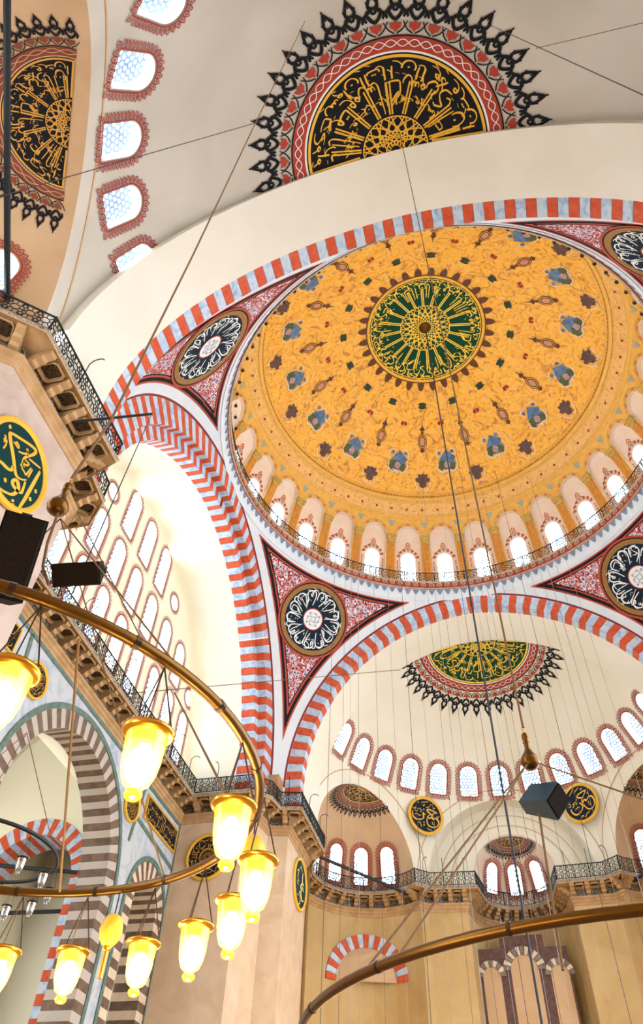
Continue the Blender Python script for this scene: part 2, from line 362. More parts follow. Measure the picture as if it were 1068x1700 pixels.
# ------------------------------------------------------------------ lettering: pen strokes of a thuluth-like hand, x along the line, y up
NIB = 0.9
def letters():
    L = {}
    def g(w, *st, dots=()): return (w, st, dots)
    L['alif'] = g(0.5, [(0.12, 2.9), (0.26, 2.75), (0.22, 1.5), (0.27, 0.0)])
    L['lam'] = g(1.0, [(0.30, 3.0), (0.44, 2.8), (0.42, 1.2), (0.40, 0.1), (0.1, -0.35), (-0.35, -0.2)])
    L['nun'] = g(1.5, [(1.35, 0.75), (1.42, 0.1), (1.05, -0.65), (0.45, -0.72), (0.08, -0.2), (0.05, 0.35)], dots=[(0.7, 0.3)])
    L['waw'] = g(1.1, [(0.62, 0.35), (0.95, 0.6), (0.98, 0.2), (0.6, 0.12), (0.72, 0.62), (1.0, 0.5), (0.95, -0.2), (0.5, -0.75), (-0.1, -0.85)])
    L['ra'] = g(0.8, [(0.75, 0.5), (0.8, 0.0), (0.4, -0.6), (-0.15, -0.8)])
    L['sin'] = g(1.9, [(1.9, 0.45), (1.8, 0.0), (1.55, 0.05), (1.5, 0.45), (1.4, 0.0), (1.12, 0.05), (1.05, 0.4), (0.95, -0.3), (0.5, -0.6), (0.1, -0.1), (0.08, 0.3)])
    L['ha'] = g(1.4, [(0.15, 1.0), (0.65, 1.15), (1.35, 0.75), (0.75, 0.45), (0.2, -0.1), (0.45, -0.75), (1.2, -0.85)])
    L['mim'] = g(0.8, [(0.8, 0.1), (0.55, 0.5), (0.25, 0.2), (0.55, -0.05), (0.75, 0.35), (0.3, -0.2), (0.05, -1.0)])
    L['kaf'] = g(1.7, [(0.35, 2.5), (0.9, 1.9), (1.5, 1.3), (1.45, 0.4), (1.3, 0.02), (0.6, 0.0), (0.0, 0.1)], [(0.25, 2.1), (1.0, 1.45), (1.35, 1.1)])
    L['ya'] = g(1.5, [(1.4, 0.9), (0.95, 0.55), (1.25, 0.15), (1.2, -0.45), (0.6, -0.8), (0.05, -0.3), (0.15, 0.2)], dots=[(0.6, -1.15), (0.85, -1.15)])
    L['qaf'] = g(1.3, [(1.0, 0.2), (0.7, 0.5), (0.85, 0.8), (1.15, 0.55), (1.1, 0.0), (0.7, -0.6), (0.2, -0.5), (0.0, 0.1)], dots=[(0.75, 1.2), (1.05, 1.2)])
    L['dal'] = g(0.8, [(0.55, 0.9), (0.75, 0.4), (0.6, 0.05), (0.0, 0.1)])
    L['lamalif'] = g(1.3, [(1.1, 2.8), (0.75, 1.4), (0.25, 0.3), (0.45, 0.05), (0.75, 0.35)], [(0.2, 2.6), (0.6, 1.3), (1.0, 0.2)])
    L['ta'] = g(1.3, [(1.25, 0.55), (1.2, 0.05), (0.6, -0.02), (0.05, 0.1), (0.0, 0.45)], dots=[(0.5, 0.75), (0.78, 0.75)])
    return L
GL = letters()
def word(keys, s=1.0, w=0.22, marks=True, seed=0):
    """letters laid right to left, as an Ink drawing starting at x = 0 and running towards -x"""
    r = random.Random(seed); k = Ink(); x = 0.0
    for key in keys:
        wd, st, dots = GL[key]; x -= wd
        for pts in st: k.stroke([(x+a, b) for a, b in pts], w, NIB, 0.3)
        for a, b in dots: k.diamond(x+a, b, w*0.62)
        if marks and r.random() < 0.7:
            yy = r.choice((1.3, 1.6, -1.25)); k.stroke([(x+0.1, yy), (x+0.3, yy+0.12), (x+0.55, yy+0.34)], w*0.5, None, 0.4, 2)
        if marks and r.random() < 0.35:
            yy = r.choice((1.9, 2.2)); k.stroke([(x, yy), (x+0.1, yy+0.2), (x+0.2, yy), (x+0.3, yy+0.2), (x+0.42, yy)], w*0.42, None, 0.5, 2)
    k.width = -x; return k
VERSE = ['alif', 'nun', 'alif', 'lam', 'ha', 'ya', 'mim', 'sin', 'kaf', 'alif', 'lam', 'sin', 'mim', 'waw', 'ta', 'waw', 'alif', 'lam', 'alif', 'ra', 'dal', 'alif', 'nun', 'ta', 'ra', 'waw', 'lamalif', 'waw', 'lam', 'alif', 'nun', 'ra', 'alif', 'lam', 'ta', 'alif', 'alif', 'nun', 'alif', 'mim', 'sin', 'kaf', 'ha', 'mim', 'alif', 'mim', 'nun', 'alif', 'ha', 'dal', 'mim', 'nun', 'ya', 'qaf', 'dal', 'ha', 'alif', 'nun', 'ha', 'kaf', 'alif', 'nun', 'ha', 'lam', 'ya', 'mim', 'alif']
def ring_text(keys, r_base, unit, a0, span, w=0.24, stem=1.0, seed=0, ccw=True):
    """verse bent round a circle, tops of the letters towards the centre"""
    W = word(keys, 1, w, True, seed); sc = span/(W.width)
    def f(x, y):
        q = a0+(x*sc if ccw else -x*sc); y2 = y if y < 1.0 else 1.0+(y-1.0)*stem
        return ((r_base-y2*unit)*math.cos(q), (r_base-y2*unit)*math.sin(q))
    return W.warp(f)
def rosette(r, n=12, w=0.02, half=None):
    """interlaced star lattice filling a disc (or half disc)"""
    k = Ink(); a0, a1 = (0, 2*pi) if half is None else half
    def ok(q): return half is None or (a0-1e-6 <= (q % (2*pi)) <= a1+1e-6)
    for j in range(n*2):
        q = 2*pi*j/(n*2)
        for sgn in (-1, 1):
            for (ra, rb, da) in ((0.14, 0.50, 0.9), (0.38, 0.74, 0.55), (0.62, 0.99, 0.42), (0.50, 0.99, 0.20)):
                pts = [((ra+(rb-ra)*t)*r, q+sgn*da*t) for t in (0, 0.25, 0.5, 0.75, 1)]
                if all(ok(b) for a, b in pts): k.line([(a*math.cos(b), a*math.sin(b)) for a, b in pts], w)
    for rr in (0.99, 0.56, 0.28): k.ring(rr*r-w*0.5, rr*r+w*0.5, a0, a1, 48)
    return k
# ------------------------------------------------------------------ windows
def arch_outline(hw, h, n=12, grow=0.0):
    a = hw+grow; s = h-hw
    pts = [(-a, -grow), (a, -grow), (a, s)]
    for i in range(1, n): q = pi*i/n; pts.append((a*math.cos(q), s+a*math.sin(q)))
    pts.append((-a, s)); return pts
def circle_outline(r, n=20, grow=0.0): return [((r+grow)*math.cos(2*pi*i/n), r+(r+grow)*math.sin(2*pi*i/n)) for i in range(n)]
def sdf_arch(x, y, hw, h):
    s = h-hw
    return np.where(y < s, np.maximum(np.abs(x)-hw, -y), np.hypot(x, y-s)-hw)
def resample(pts, step):
    out = []; n = len(pts)
    for i in range(n):
        a = np.array(pts[i]); b = np.array(pts[(i+1) % n]); L = np.hypot(*(b-a)); m = max(1, round(L/step))
        for j in range(m): out.append(a+(b-a)*j/m)
    return out
WPROTO = {}
def window_proto(key, hw, h, spike=0.2, cell=0.17, round_=False, lat='lattice_backlit', depth=0.55, bend=0.0, bar=0.345):
    bz = (lambda x, y: math.sqrt(max(bend**2-x*x-(y-h/2)**2, 0))-bend) if bend else (lambda x, y: 0.0)
    ol = circle_outline(hw) if round_ else arch_outline(hw, h)
    inside = (lambda x, y: math.hypot(x, y-hw)-hw) if round_ else (lambda x, y: float(sdf_arch(np.array(x), np.array(y), hw, h)))
    n = len(ol); V = [(x, y, bz(x, y)-0.02) for x, y in ol]+[(x, y, depth) for x, y in ol]
    rev = mesh_of('reveal', V, [(i, (i+1) % n, n+(i+1) % n, n+i) for i in range(n)], 'reveal')
    pane = mesh_of('pane', [(x, y, depth*0.9) for x, y in ol], [tuple(range(n))], 'sky_glow')
    k = MB(); dx = cell; dy = cell*0.866; ro = cell*0.577; ri = cell*bar
    for j in range(int(h/dy)+2):
        for i in range(-int(hw/dx)-1, int(hw/dx)+2):
            x = i*dx+(dx/2 if j % 2 else 0); y = j*dy
            if inside(x, y) > 0.02: continue
            V = []
            for q in range(6): V.append((x+ro*math.cos(pi/6+q*pi/3), y+ro*math.sin(pi/6+q*pi/3), depth*0.72))
            for q in range(6): V.append((x+ri*math.cos(pi/6+q*pi/3), y+ri*math.sin(pi/6+q*pi/3), depth*0.72))
            k.add(V, [(q, (q+1) % 6, 6+(q+1) % 6, 6+q) for q in range(6)])
    lattice = k.mesh('lattice', lat)
    k = Ink(); g = 0.05
    o1 = circle_outline(hw, 20, g) if round_ else arch_outline(hw, h, 12, g)
    o2 = circle_outline(hw, 20, g+0.06) if round_ else arch_outline(hw, h, 12, g+0.06)
    for i in range(n): k.poly([o1[i], o1[(i+1) % n], o2[(i+1) % n], o2[i]])
    rs = resample(o2, spike*0.72); m = len(rs)
    for i in range(m):
        a, b, c = rs[i-1], rs[i], rs[(i+1) % m]; t = (c-a)/max(np.hypot(*(c-a)), 1e-6); nr = np.array([t[1], -t[0]])
        s2 = spike*0.30
        k.stroke([b-t*s2, b-t*s2*1.1+nr*spike*0.5, b+nr*spike], spike*0.155, None, 0.65, 2)
        k.stroke([b+t*s2, b+t*s2*1.1+nr*spike*0.5, b+nr*spike], spike*0.155, None, 0.65, 2)
        k.stroke([b+nr*spike*0.15, b+nr*spike*0.55], spike*0.18, None, 0.6, 1)
    frill = mesh_of('painted_border', [(x, y, bz(x, y)-0.055) for x, y in k.V], k.F, 'frill_red')
    WPROTO[key] = dict(reveal=rev, pane=pane, lattice=lattice, painted_border=frill, hw=hw, h=h, round=round_)
NWIN = [0]
def place_window(key, M, label, group, border=True):
    p = WPROTO[key]; NWIN[0] += 1
    r = bpy.data.objects.new('window_%d' % NWIN[0], None); COL.objects.link(r); r.matrix_world = M; tag(r, label, 'window', group, 'structure')
    for part in ('reveal', 'pane', 'lattice', 'painted_border'):
        if part == 'painted_border' and not border: continue
        o = bpy.data.objects.new(part, p[part]); COL.objects.link(o); o.parent = r
    return r
def win_matrix(center, n, up, h):
    n = Vector(n).normalized(); v = Vector(up); v = (v-n*v.dot(n)).normalized(); u = v.cross(n); o = Vector(center)-v*(h/2)
    return Matrix(((u.x, v.x, n.x, o.x), (u.y, v.y, n.y, o.y), (u.z, v.z, n.z, o.z), (0, 0, 0, 1)))
def sphere_win(C, R, az, el, h):
    az, el = math.radians(az), math.radians(el)
    n = Vector((math.cos(el)*math.cos(az), math.cos(el)*math.sin(az), math.sin(el)))
    return win_matrix(Vector(C)+n*R, n, (0, 0, 1), h)
def win_sdf(V, wins):
    """distance outside all the windows of a wall"""
    f = np.full(len(V), 9.0)
    for key, M in wins:
        p = WPROTO[key]; Mi = np.array(M.inverted()); q = V@Mi[:3, :3].T+Mi[:3, 3]
        d = np.hypot(q[:, 0], q[:, 1]-p['hw'])-p['hw'] if p['round'] else sdf_arch(q[:, 0], q[:, 1], p['hw'], p['h'])
        f = np.minimum(f, np.where(np.abs(q[:, 2]) < 1.6, d, 9.0))
    return f
window_proto('half', 0.60, 1.98, 0.27, 0.24, bend=11.9, bar=0.31)
window_proto('tymp_top', 0.56, 3.15, 0.17, 0.21, bar=0.30)
window_proto('tymp_mid', 0.56, 2.75, 0.17, 0.21, bar=0.30)
window_proto('tymp_low', 0.52, 3.05, 0.17, 0.21, bar=0.30)
window_proto('tymp_stone', 0.52, 3.05, 0.17, 0.19, lat='lattice_stone')
window_proto('oculus', 0.47, 0.94, 0.15, 0.17, True)
window_proto('dome', 0.56, 3.3, 0.10, 0.19)
window_proto('exedra', 0.46, 2.3, 0.26, 0.19, bend=4.45)
window_proto('apse', 0.42, 1.9, 0.24, 0.18, bend=2.85)
ORD = ['first', 'second', 'third', 'fourth', 'fifth', 'sixth', 'seventh', 'eighth', 'ninth', 'tenth', 'eleventh', 'twelfth', 'thirteenth', 'fourteenth', 'fifteenth', 'sixteenth', 'seventeenth', 'eighteenth', 'nineteenth', 'twentieth']
# ------------------------------------------------------------------ half-round painted medallions with a crown of leaves
def leaf_ink():
    k = Ink()
    for s in (-1, 1):
        k.stroke([(0, 0.02), (s*0.16, 0.12), (s*0.30, 0.34), (s*0.12, 0.46), (s*0.20, 0.62), (0.0, 1.0)], 0.145, None, 0.6)
        k.stroke([(s*0.30, 0.34), (s*0.42, 0.24), (s*0.34, 0.08)], 0.12, None, 0.4, 3)
        k.stroke([(0, 0.30), (s*0.10, 0.38), (0, 0.52)], 0.10, None, 0.5, 3)
        k.stroke([(s*0.20, 0.62), (s*0.27, 0.72)], 0.07, None, 0.4, 1)
        k.stroke([(s*0.04, -0.42), (s*0.30, -0.30), (s*0.52, -0.05)], 0.05, None, 0.6, 3)
    k.stroke([(0, 0.75), (0, 1.12)], 0.07, None, 0.5, 1)
    return k
def bud_ink():
    k = Ink()
    for s in (-1, 1):
        k.poly([(0, 0.0), (s*0.10, -0.10), (s*0.27, -0.06), (s*0.22, -0.24), (s*0.08, -0.30), (0, -0.38)][::s])
    return k
def polar(fn_ink, R0, L):
    """drawing (x across, y along) set on the y axis at radius R0, length L"""
    k = Ink(); k.V = [(x*L*0.74, R0+y*L) for x, y in fn_ink.V]; k.F = list(fn_ink.F); return k
def half_medallion(parent, C, R, n, e1, Rd, field, gold, n_leaf, a_lo, a_hi, leafL, seed, dark_leaf='paint_black', keys=None, nstem=9, muted=False):
    mp = sphere_map(C, R, n, e1, 0.03)
    Ink().ring(0.02, Rd, 0, pi, 64, 8).obj('painted_field', mp, field, parent)
    k = Ink().ring(Rd*0.955, Rd*0.985, 0, pi, 64); k.line([(-Rd*0.97, Rd*0.015), (-Rd*0.4, Rd*0.015)], Rd*0.03); k.line([(Rd*0.4, Rd*0.015), (Rd*0.97, Rd*0.015)], Rd*0.03)
    k.obj('gold_outline', mp, gold, parent, 0.02)
    q = rosette(Rd*0.36, 7, Rd*0.013, (0.0, pi)); q.obj('gold_lattice', mp, gold, parent, 0.02)
    t = Ink()
    T1 = ring_text((keys or VERSE)[:21], Rd*0.72, Rd*0.098, pi-0.10, pi-0.20, 0.23, 1.1, seed)
    t.paste(T1)
    T2 = ring_text((keys or VERSE)[21:46], Rd*0.875, Rd*0.060, pi-0.08, pi-0.16, 0.26, 0.6, seed+1); t.paste(T2)
    t.paste(ring_text((keys or VERSE)[8:30], Rd*0.545, Rd*0.036, pi-0.2, pi-0.4, 0.30, 0.5, seed+2))
    for i in range(nstem):
        a = pi*(i+0.5)/nstem+0.04
        for da in (-0.035, 0.035):
            t.line([(Rd*0.38*math.cos(a+da), Rd*0.38*math.sin(a+da)), (Rd*0.72*math.cos(a+da*0.7), Rd*0.72*math.sin(a+da*0.7))], Rd*0.017)
    t.obj('gold_lettering', mp, gold, parent, 0.02)
    Ink().ring(Rd, Rd*(1.015 if muted else 1.022), -0.02, pi+0.02, 64).obj('white_outline', mp, 'fillet' if muted else 'letter_white', parent, 0.005)
    Ink().ring(Rd*(1.015 if muted else 1.022), Rd*1.16, -0.02, pi+0.02, 64, 2).obj('red_braid_band', mp, 'braid_brown' if muted else 'paint_red', parent, 0.003)
    b = Ink(); nb = int(30*Rd/4)
    for ph in (0, pi):
        pts = []
        for i in range(nb*6+1):
            a = -0.02+(pi+0.04)*i/(nb*6); rr = Rd*(1.0975+0.036*math.sin(2*pi*i/12+ph)); pts.append((rr*math.cos(a), rr*math.sin(a)))
        b.line(pts, Rd*0.0095)
    b.obj('braid_strand', mp, 'fillet' if muted else 'letter_white', parent, 0.018)
    Ink().ring(Rd*1.16, Rd*1.175, -0.02, pi+0.02, 64).obj('dark_outline', mp, dark_leaf, parent, 0.006)
    lf = polar(leaf_ink(), Rd*1.19+leafL*0.42, leafL).mesh('leaf_spike', mp, dark_leaf, 0.01)
    bd = polar(bud_ink(), Rd*1.19+leafL*0.42, leafL).mesh('red_bud', mp, 'braid_brown' if muted else 'paint_red', 0.014)
    Cv = Vector(C); nn = Vector(n).normalized()
    for i in range(n_leaf):
        a = a_lo+(a_hi-a_lo)*i/(n_leaf-1)-pi/2
        M = Matrix.Translation(Cv) @ Matrix.Rotation(a, 4, nn) @ Matrix.Translation(-Cv)
        inst('leaf_spike', lf, M, parent); inst('red_bud', bd, M, parent)
# ------------------------------------------------------------------ main dome
dome = empty('ceiling_main', (0, 0, 37.2), 'golden painted central dome with green calligraphy medallion at its crown', 'ceiling', None, 'structure')
def dsph(az, z, off=0.0):
    r = math.sqrt(max((DR+off)**2-(z-DC)**2, 0)); return (r*math.cos(az), r*math.sin(az), z)
V, F = grid(lambda a, e: (DR*math.cos(e)*math.cos(a), DR*math.cos(e)*math.sin(a), DC+DR*math.sin(e)), lin(0, 2*pi, 129), lin(math.asin((45.15-DC)/DR), pi/2-0.001, 40))
mk('gilded_shell', V, F, 'dome_gold', dome, True)
MB().lathe([dsph(0, z)[::2] for z in lin(43.75, 45.15, 8)], 128).obj('gold_frieze', 'frieze_gold', dome, True)
for z, hgt, prj in ((43.80, 0.10, 0.12), (44.02, 0.06, 0.06), (44.92, 0.06, 0.06), (45.18, 0.14, 0.16), (45.50, 0.07, 0.08)):
    r = dsph(0, z)[0]; MB().lathe([(r+0.05, z-hgt), (r-prj, z-hgt*0.4), (r-prj, z+hgt*0.4), (dsph(0, z+hgt)[0]+0.05, z+hgt)], 128).obj('gold_moulding', 'gold_plain', dome, True)
k = MB()
for i in range(256):
    a = 2*pi*i/256; p = dsph(a, 45.33, -0.06); t = Vector((-math.sin(a), math.cos(a), 0))*0.09
    k.tube([Vector(p)-t, Vector(p)+t], 0.045, 5)
k.obj('bead_row', 'orange_pilaster', dome, kind='stuff')
dmap = sphere_map((0, 0, DC), DR, (0, 0, 1), (1, 0, 0), 0.03)
def dome_part(name, ink, mat, n, az0, d=0.0, ps=None):
    """drawing placed round the +x axis (x = distance from crown along the dome, y across), turned n times"""
    me = ink.mesh(name, dmap, mat, d); out = []
    for i in range(n):
        out.append(inst(name, me, Matrix.Rotation(az0+2*pi*i/n, 4, 'Z'), ps[i] if ps else dome))
    return out
def arc_of(r): return DR*math.asin(r/DR)
# crown medallion
RM = arc_of(4.43)
Ink().ring(0.03, RM*0.965, 0, 2*pi, 96, 10).obj('green_field', dmap, 'paint_green', dome)
k = Ink().ring(RM*0.955, RM, 0, 2*pi, 96); k.ring(RM*0.925, RM*0.940, 0, 2*pi, 96); k.obj('gold_border', dmap, 'paint_gold', dome, 0.03)
Ink().ring(RM, RM*1.02, 0, 2*pi, 96).obj('brown_outline', dmap, 'lantern_brown', dome, 0.02)
rosette(RM*0.42, 10, 0.045).obj('gold_lattice', dmap, 'letter_gold', dome, 0.03)
t = ring_text(VERSE, RM*0.80, RM*0.080, 1.3, 2*pi*0.985, 0.27, 0.9, 3)
t.paste(ring_text(VERSE[20:]+VERSE[:20], RM*0.90, RM*0.045, 0.4, 2*pi*0.985, 0.32, 0.4, 8))
for i in range(20):
    a = 2*pi*i/20+0.07
    for da in (-0.032, 0.032): t.line([(RM*0.42*math.cos(a+da), RM*0.42*math.sin(a+da)), (RM*0.76*math.cos(a+da*0.6), RM*0.76*math.sin(a+da*0.6))], 0.075)
t.obj('gold_lettering', dmap, 'letter_gold', dome, 0.03)
MB().lathe([(0.0, 50.9), (0.10, 50.92), (0.16, 51.05), (0.24, 51.10), (0.34, 51.25), (0.44, 51.30), (0.46, 51.40)], 20).obj('crown_boss', 'brass_old', dome, True)
# brown petals round the medallion
k = Ink().poly([(RM*1.015, -0.24), (RM*1.06, -0.26), (RM*1.12, -0.20), (RM*1.16, -0.08), (RM*1.16, 0.08), (RM*1.12, 0.20), (RM*1.06, 0.26), (RM*1.015, 0.24)])
dome_part('brown_petal', k, 'lantern_brown', 32, 0.03, 0.02)
k = Ink().line([(RM*1.15, 0), (RM*1.27, 0)], 0.035); dome_part('petal_tip', k, 'lantern_brown', 16, 0.03, 0.02)
H11 = math.radians(11.25)
x0 = arc_of(6.2)
k = Ink().poly([(x0-0.17, -0.33), (x0+0.02, -0.25), (x0+0.20, -0.36), (x0+0.27, -0.1), (x0+0.27, 0.1), (x0+0.20, 0.36), (x0+0.02, 0.25), (x0-0.17, 0.33), (x0-0.24, 0.1), (x0-0.24, -0.1)])
dome_part('green_cartouche', k, 'lozenge_green', 16, H11, 0.02)
x0 = arc_of(7.55)
k = Ink()
for s in (-1, 1): k.poly([(x0-0.20, s*0.03), (x0+0.02, s*0.02), (x0+0.18, s*0.10), (x0+0.10, s*0.26), (x0-0.12, s*0.24)][::s])
dome_part('red_pair', k, 'dot_red', 16, 0, 0.02)
x0 = arc_of(8.69)
oct_ = lambda r0, r1: [(x0+r0*math.cos(pi/8+i*pi/4), r1*math.sin(pi/8+i*pi/4)) for i in range(8)]
k = Ink().poly(oct_(0.62, 0.42)); k.poly([(x0+0.60, -0.1), (x0+0.75, -0.22), (x0+0.95, 0), (x0+0.75, 0.22), (x0+0.60, 0.1)])
k.poly([(x0-0.60, 0.1), (x0-0.72, 0.12), (x0-0.82, 0.06), (x0-0.98, 0.24), (x0-1.20, 0.05), (x0-1.70, 0.0), (x0-1.20, -0.05), (x0-0.98, -0.24), (x0-0.82, -0.06), (x0-0.72, -0.12), (x0-0.60, -0.1)])
ls = dome_part('lantern_motif', k, 'lantern_brown', 16, H11, 0.02)
for o in ls: WP[o.name] = Vector((0, 0, 0))
def sub_parts(name, ink, mat, owners, d):
    me = ink.mesh(name, dmap, mat, d)
    for o in owners:
        c = bpy.data.objects.new(name, me); COL.objects.link(c); c.parent = o
k = Ink()
for i in range(8):
    a, b = oct_(0.50, 0.33)[i], oct_(0.50, 0.33)[(i+1) % 8]; k.line([a, b], 0.05)
sub_parts('lantern_rim', k, 'gold_plain', ls, 0.035)
sub_parts('lantern_glow', Ink().poly(oct_(0.36, 0.22)), 'lantern_rose', ls, 0.035)
x0 = arc_of(10.04); rr = random.Random(4)
def blob(cx, cy, r, n=16, j=0.25): return [(cx+r*(1+rr.uniform(-j, j))*math.cos(2*pi*i/n), cy+r*(1+rr.uniform(-j, j))*math.sin(2*pi*i/n)) for i in range(n)]
k = Ink().poly(blob(x0, 0, 0.74)); k.poly(blob(x0-0.75, 0.55, 0.15, 8)); k.poly(blob(x0-0.75, -0.55, 0.15, 8)); k.poly(blob(x0-0.85, 0, 0.10, 8))
vs = dome_part('landscape_medallion', k, 'view_blue', 16, 0, 0.02)
sub_parts('painted_trees', Ink().poly(blob(x0+0.25, 0.40, 0.42)).poly(blob(x0+0.40, -0.35, 0.34)), 'view_green', vs, 0.035)
sub_parts('painted_house', Ink().poly(blob(x0+0.30, 0.02, 0.26, 10)), 'view_rose', vs, 0.05)
k = Ink()
for s in (-1, 1): k.stroke([(x0-0.2, s*0.80), (x0+0.45, s*0.86), (x0+0.85, s*0.45), (x0+0.70, s*0.12), (x0+0.95, 0)], 0.09, None, 0.4); k.stroke([(x0-0.4, s*0.85), (x0-0.9, s*0.75), (x0-1.0, s*0.35)], 0.07, None, 0.4)
sub_parts('gold_scroll', k, 'niche_pink', vs, 0.03)
x0 = arc_of(11.02)
k = Ink().poly([(x0-0.55, -0.45), (x0-0.48, -0.12), (x0-0.60, 0.0), (x0-0.48, 0.12), (x0-0.55, 0.45), (x0-0.25, 0.40), (x0-0.20, 0.66), (x0+0.08, 0.60), (x0+0.16, 0.34), (x0+0.50, 0.30), (x0+0.62, 0.0), (x0+0.50, -0.30), (x0+0.16, -0.34), (x0+0.08, -0.60), (x0-0.20, -0.66), (x0-0.25, -0.40)])
ss = dome_part('brown_shield', k, 'shield_brown', 16, H11, 0.02)
k = Ink()
for s in (-1, 1): k.stroke([(x0+0.1, s*0.70), (x0+0.45, s*0.62), (x0+0.80, s*0.34), (x0+0.62, s*0.10)], 0.08, None, 0.4)
sub_parts('gold_scroll', k, 'niche_pink', ss, 0.03)
k = Ink(); k.ring(0.0, 0.11, 0, 2*pi, 8, 1, (arc_of(12.47), 0)); dome_part('red_stud', k, 'dot_red', 64, math.radians(90.6), 0.03)
# arcade of niches under the frieze: each bay built once, turned round the dome
NB = 32; ST = 2*pi/NB
def bmap(u, z, off=0.0): return dsph(u/13.75, z, off)
def nsdf(u, z, hw, top): s = top-hw; return np.where(z < s, np.abs(u)-hw, np.hypot(u, z-s)-hw)
W2 = ST*13.75/2
us, zs = lin(-W2, W2, 33), lin(37.1, 43.80, 60)
UV = np.array([(u, z) for z in zs for u in us]); G, GF = grid(lambda u, z: (u, z, 0), us, zs)
def bay_clip(fn): 
    V, F = clip(G, GF, lambda V: fn(V[:, 0], V[:, 1])); return V, F
V, F = bay_clip(lambda u, z: nsdf(u, z, 0.98, 43.2)); me_front = mesh_of('arcade_wall', [bmap(a, b, 0.0) for a, b, _ in V], F, 'gold_plain')
dome_M = sphere_win((0, 0, DC), DR+0.20, 0, math.degrees(math.asin((39.55-DC)/DR)), 3.3)
def in_bay(V): return win_sdf(V, [('dome', dome_M)])
V, F = bay_clip(lambda u, z: -nsdf(u, z, 1.05, 43.27))
V3 = np.array([bmap(a, b, 0.20) for a, b, _ in V]); V3, F = clip(V3, F, in_bay); me_back = mesh_of('niche_panel', V3, F, 'niche_pink')
ol = [(0.98, z) for z in lin(37.1, 42.22, 8)]+[(0.98*math.cos(pi*i/16), 42.22+0.98*math.sin(pi*i/16)) for i in range(1, 16)]+[(-0.98, z) for z in lin(42.22, 37.1, 8)]
me_rev = mesh_of('niche_edge', [bmap(a, b, 0.0) for a, b in ol]+[bmap(a, b, 0.22) for a, b in ol], [(i, i+1, len(ol)+i+1, len(ol)+i) for i in range(len(ol)-1)], 'niche_pink')
k = Ink()
for i in range(9):
    a0 = pi*(i+0.12)/9; k.ring(1.02, 1.16, a0, a0+pi/9*0.76, 3, 1, (0, 42.22))
me_arch = mesh_of('niche_arch_stones', [bmap(a, b, -0.025) for a, b in k.V], [f for i, f in enumerate(k.F) if (i//3) % 2 == 0], 'niche_red')
k = Ink().ring(1.17, 1.22, 0, pi, 24, 1, (0, 42.22)); k.ring(0.98, 1.01, 0, pi, 24, 1, (0, 42.22))
me_hood = mesh_of('niche_hood', [bmap(a, b, -0.03) for a, b in k.V], k.F, 'capital_gold')
k = MB()
for (u0, u1, z0, z1, o) in ((-0.24, 0.24, 37.1, 41.75, -0.14), (-0.30, 0.30, 37.1, 37.5, -0.2)):
    zz = lin(z0, z1, 8); V = []
    for z in zz: V += [bmap(u0, z, 0.05), bmap(u0, z, o), bmap(u1, z, o), bmap(u1, z, 0.05)]
    F = [(i*4+j, i*4+j+1, i*4+j+5, i*4+j+4) for i in range(7) for j in range(3)]+[(28, 29, 30, 31), (0, 3, 2, 1)]
    k.add(V, F)
me_pil = k.mesh('pilaster', 'orange_pilaster')
k = MB()
for (w, z0, z1, o) in ((0.26, 41.75, 41.85, -0.20), (0.30, 41.85, 42.05, -0.17), (0.36, 42.05, 42.22, -0.22), (0.40, 42.22, 42.34, -0.27)):
    V = [bmap(s*w, z, q) for z in (z0, z1) for s, q in ((-1, 0.05), (-1, o), (1, o), (1, 0.05))]
    k.add(V, [(0, 1, 5, 4), (1, 2, 6, 5), (2, 3, 7, 6), (0, 3, 2, 1), (4, 5, 6, 7)])
me_cap = k.mesh('capital', 'capital_gold')
k = Ink().poly([(-0.32, 43.55), (0.32, 43.55), (0.0, 43.05)]); me_tri = mesh_of('grey_triangle', [bmap(a, b, -0.03) for a, b in k.V], k.F, 'triangle_grey')
def flower_ink():
    o, p, g = Ink(), Ink(), Ink()
    for i in range(7):
        a = pi*(i+0.5)/7; R1 = 0.72
        cx, cy = R1*math.cos(a)*0.98, 40.75+R1*math.sin(a)*1.0
        o.stroke([(cx*0.9, 40.75+(cy-40.75)*0.85), (cx-0.1*math.sin(a), cy+0.1*math.cos(a)), (cx*1.15, 40.75+(cy-40.75)*1.16)], 0.11, None, 0.4, 3)
        o.stroke([(cx*0.95, cy), (cx*1.1+0.12*math.sin(a), cy*1.0-0.10*math.cos(a)), (cx*1.22, 40.75+(cy-40.75)*1.1)], 0.07, None, 0.4, 3)
        p.diamond(cx*1.08, 40.75+(cy-40.75)*1.06, 0.075); p.diamond(cx*0.88, 40.75+(cy-40.75)*0.9, 0.055)
    o.stroke([(-0.2, 41.75), (0, 42.05), (0.2, 41.75)], 0.09, None, 0.4, 3); o.stroke([(-0.32, 41.5), (-0.12, 41.66), (0, 41.85), (0.12, 41.66), (0.32, 41.5)], 0.08, None, 0.4, 3)
    for s in (-1, 1):
        for j in range(5):
            z = 38.3+j*0.46; o.stroke([(s*0.70, z), (s*0.84, z+0.12), (s*0.74, z+0.27)], 0.07, None, 0.4, 3); p.diamond(s*0.80, z+0.33, 0.06)
    g.ring(0.0, 0.14, 0, 2*pi, 10, 1, (0, 41.55))
    return o, p, g
fo, fp, fg = flower_ink()
me_fl = [mesh_of(n_, [bmap(a, b, 0.17) for a, b in q.V], q.F, m_) for n_, q, m_ in (('orange_scroll', fo, 'floral_orange'), ('plum_bud', fp, 'floral_plum'), ('grey_rosette', fg, 'floral_grey'))]
bay_of = []
wcount = 0
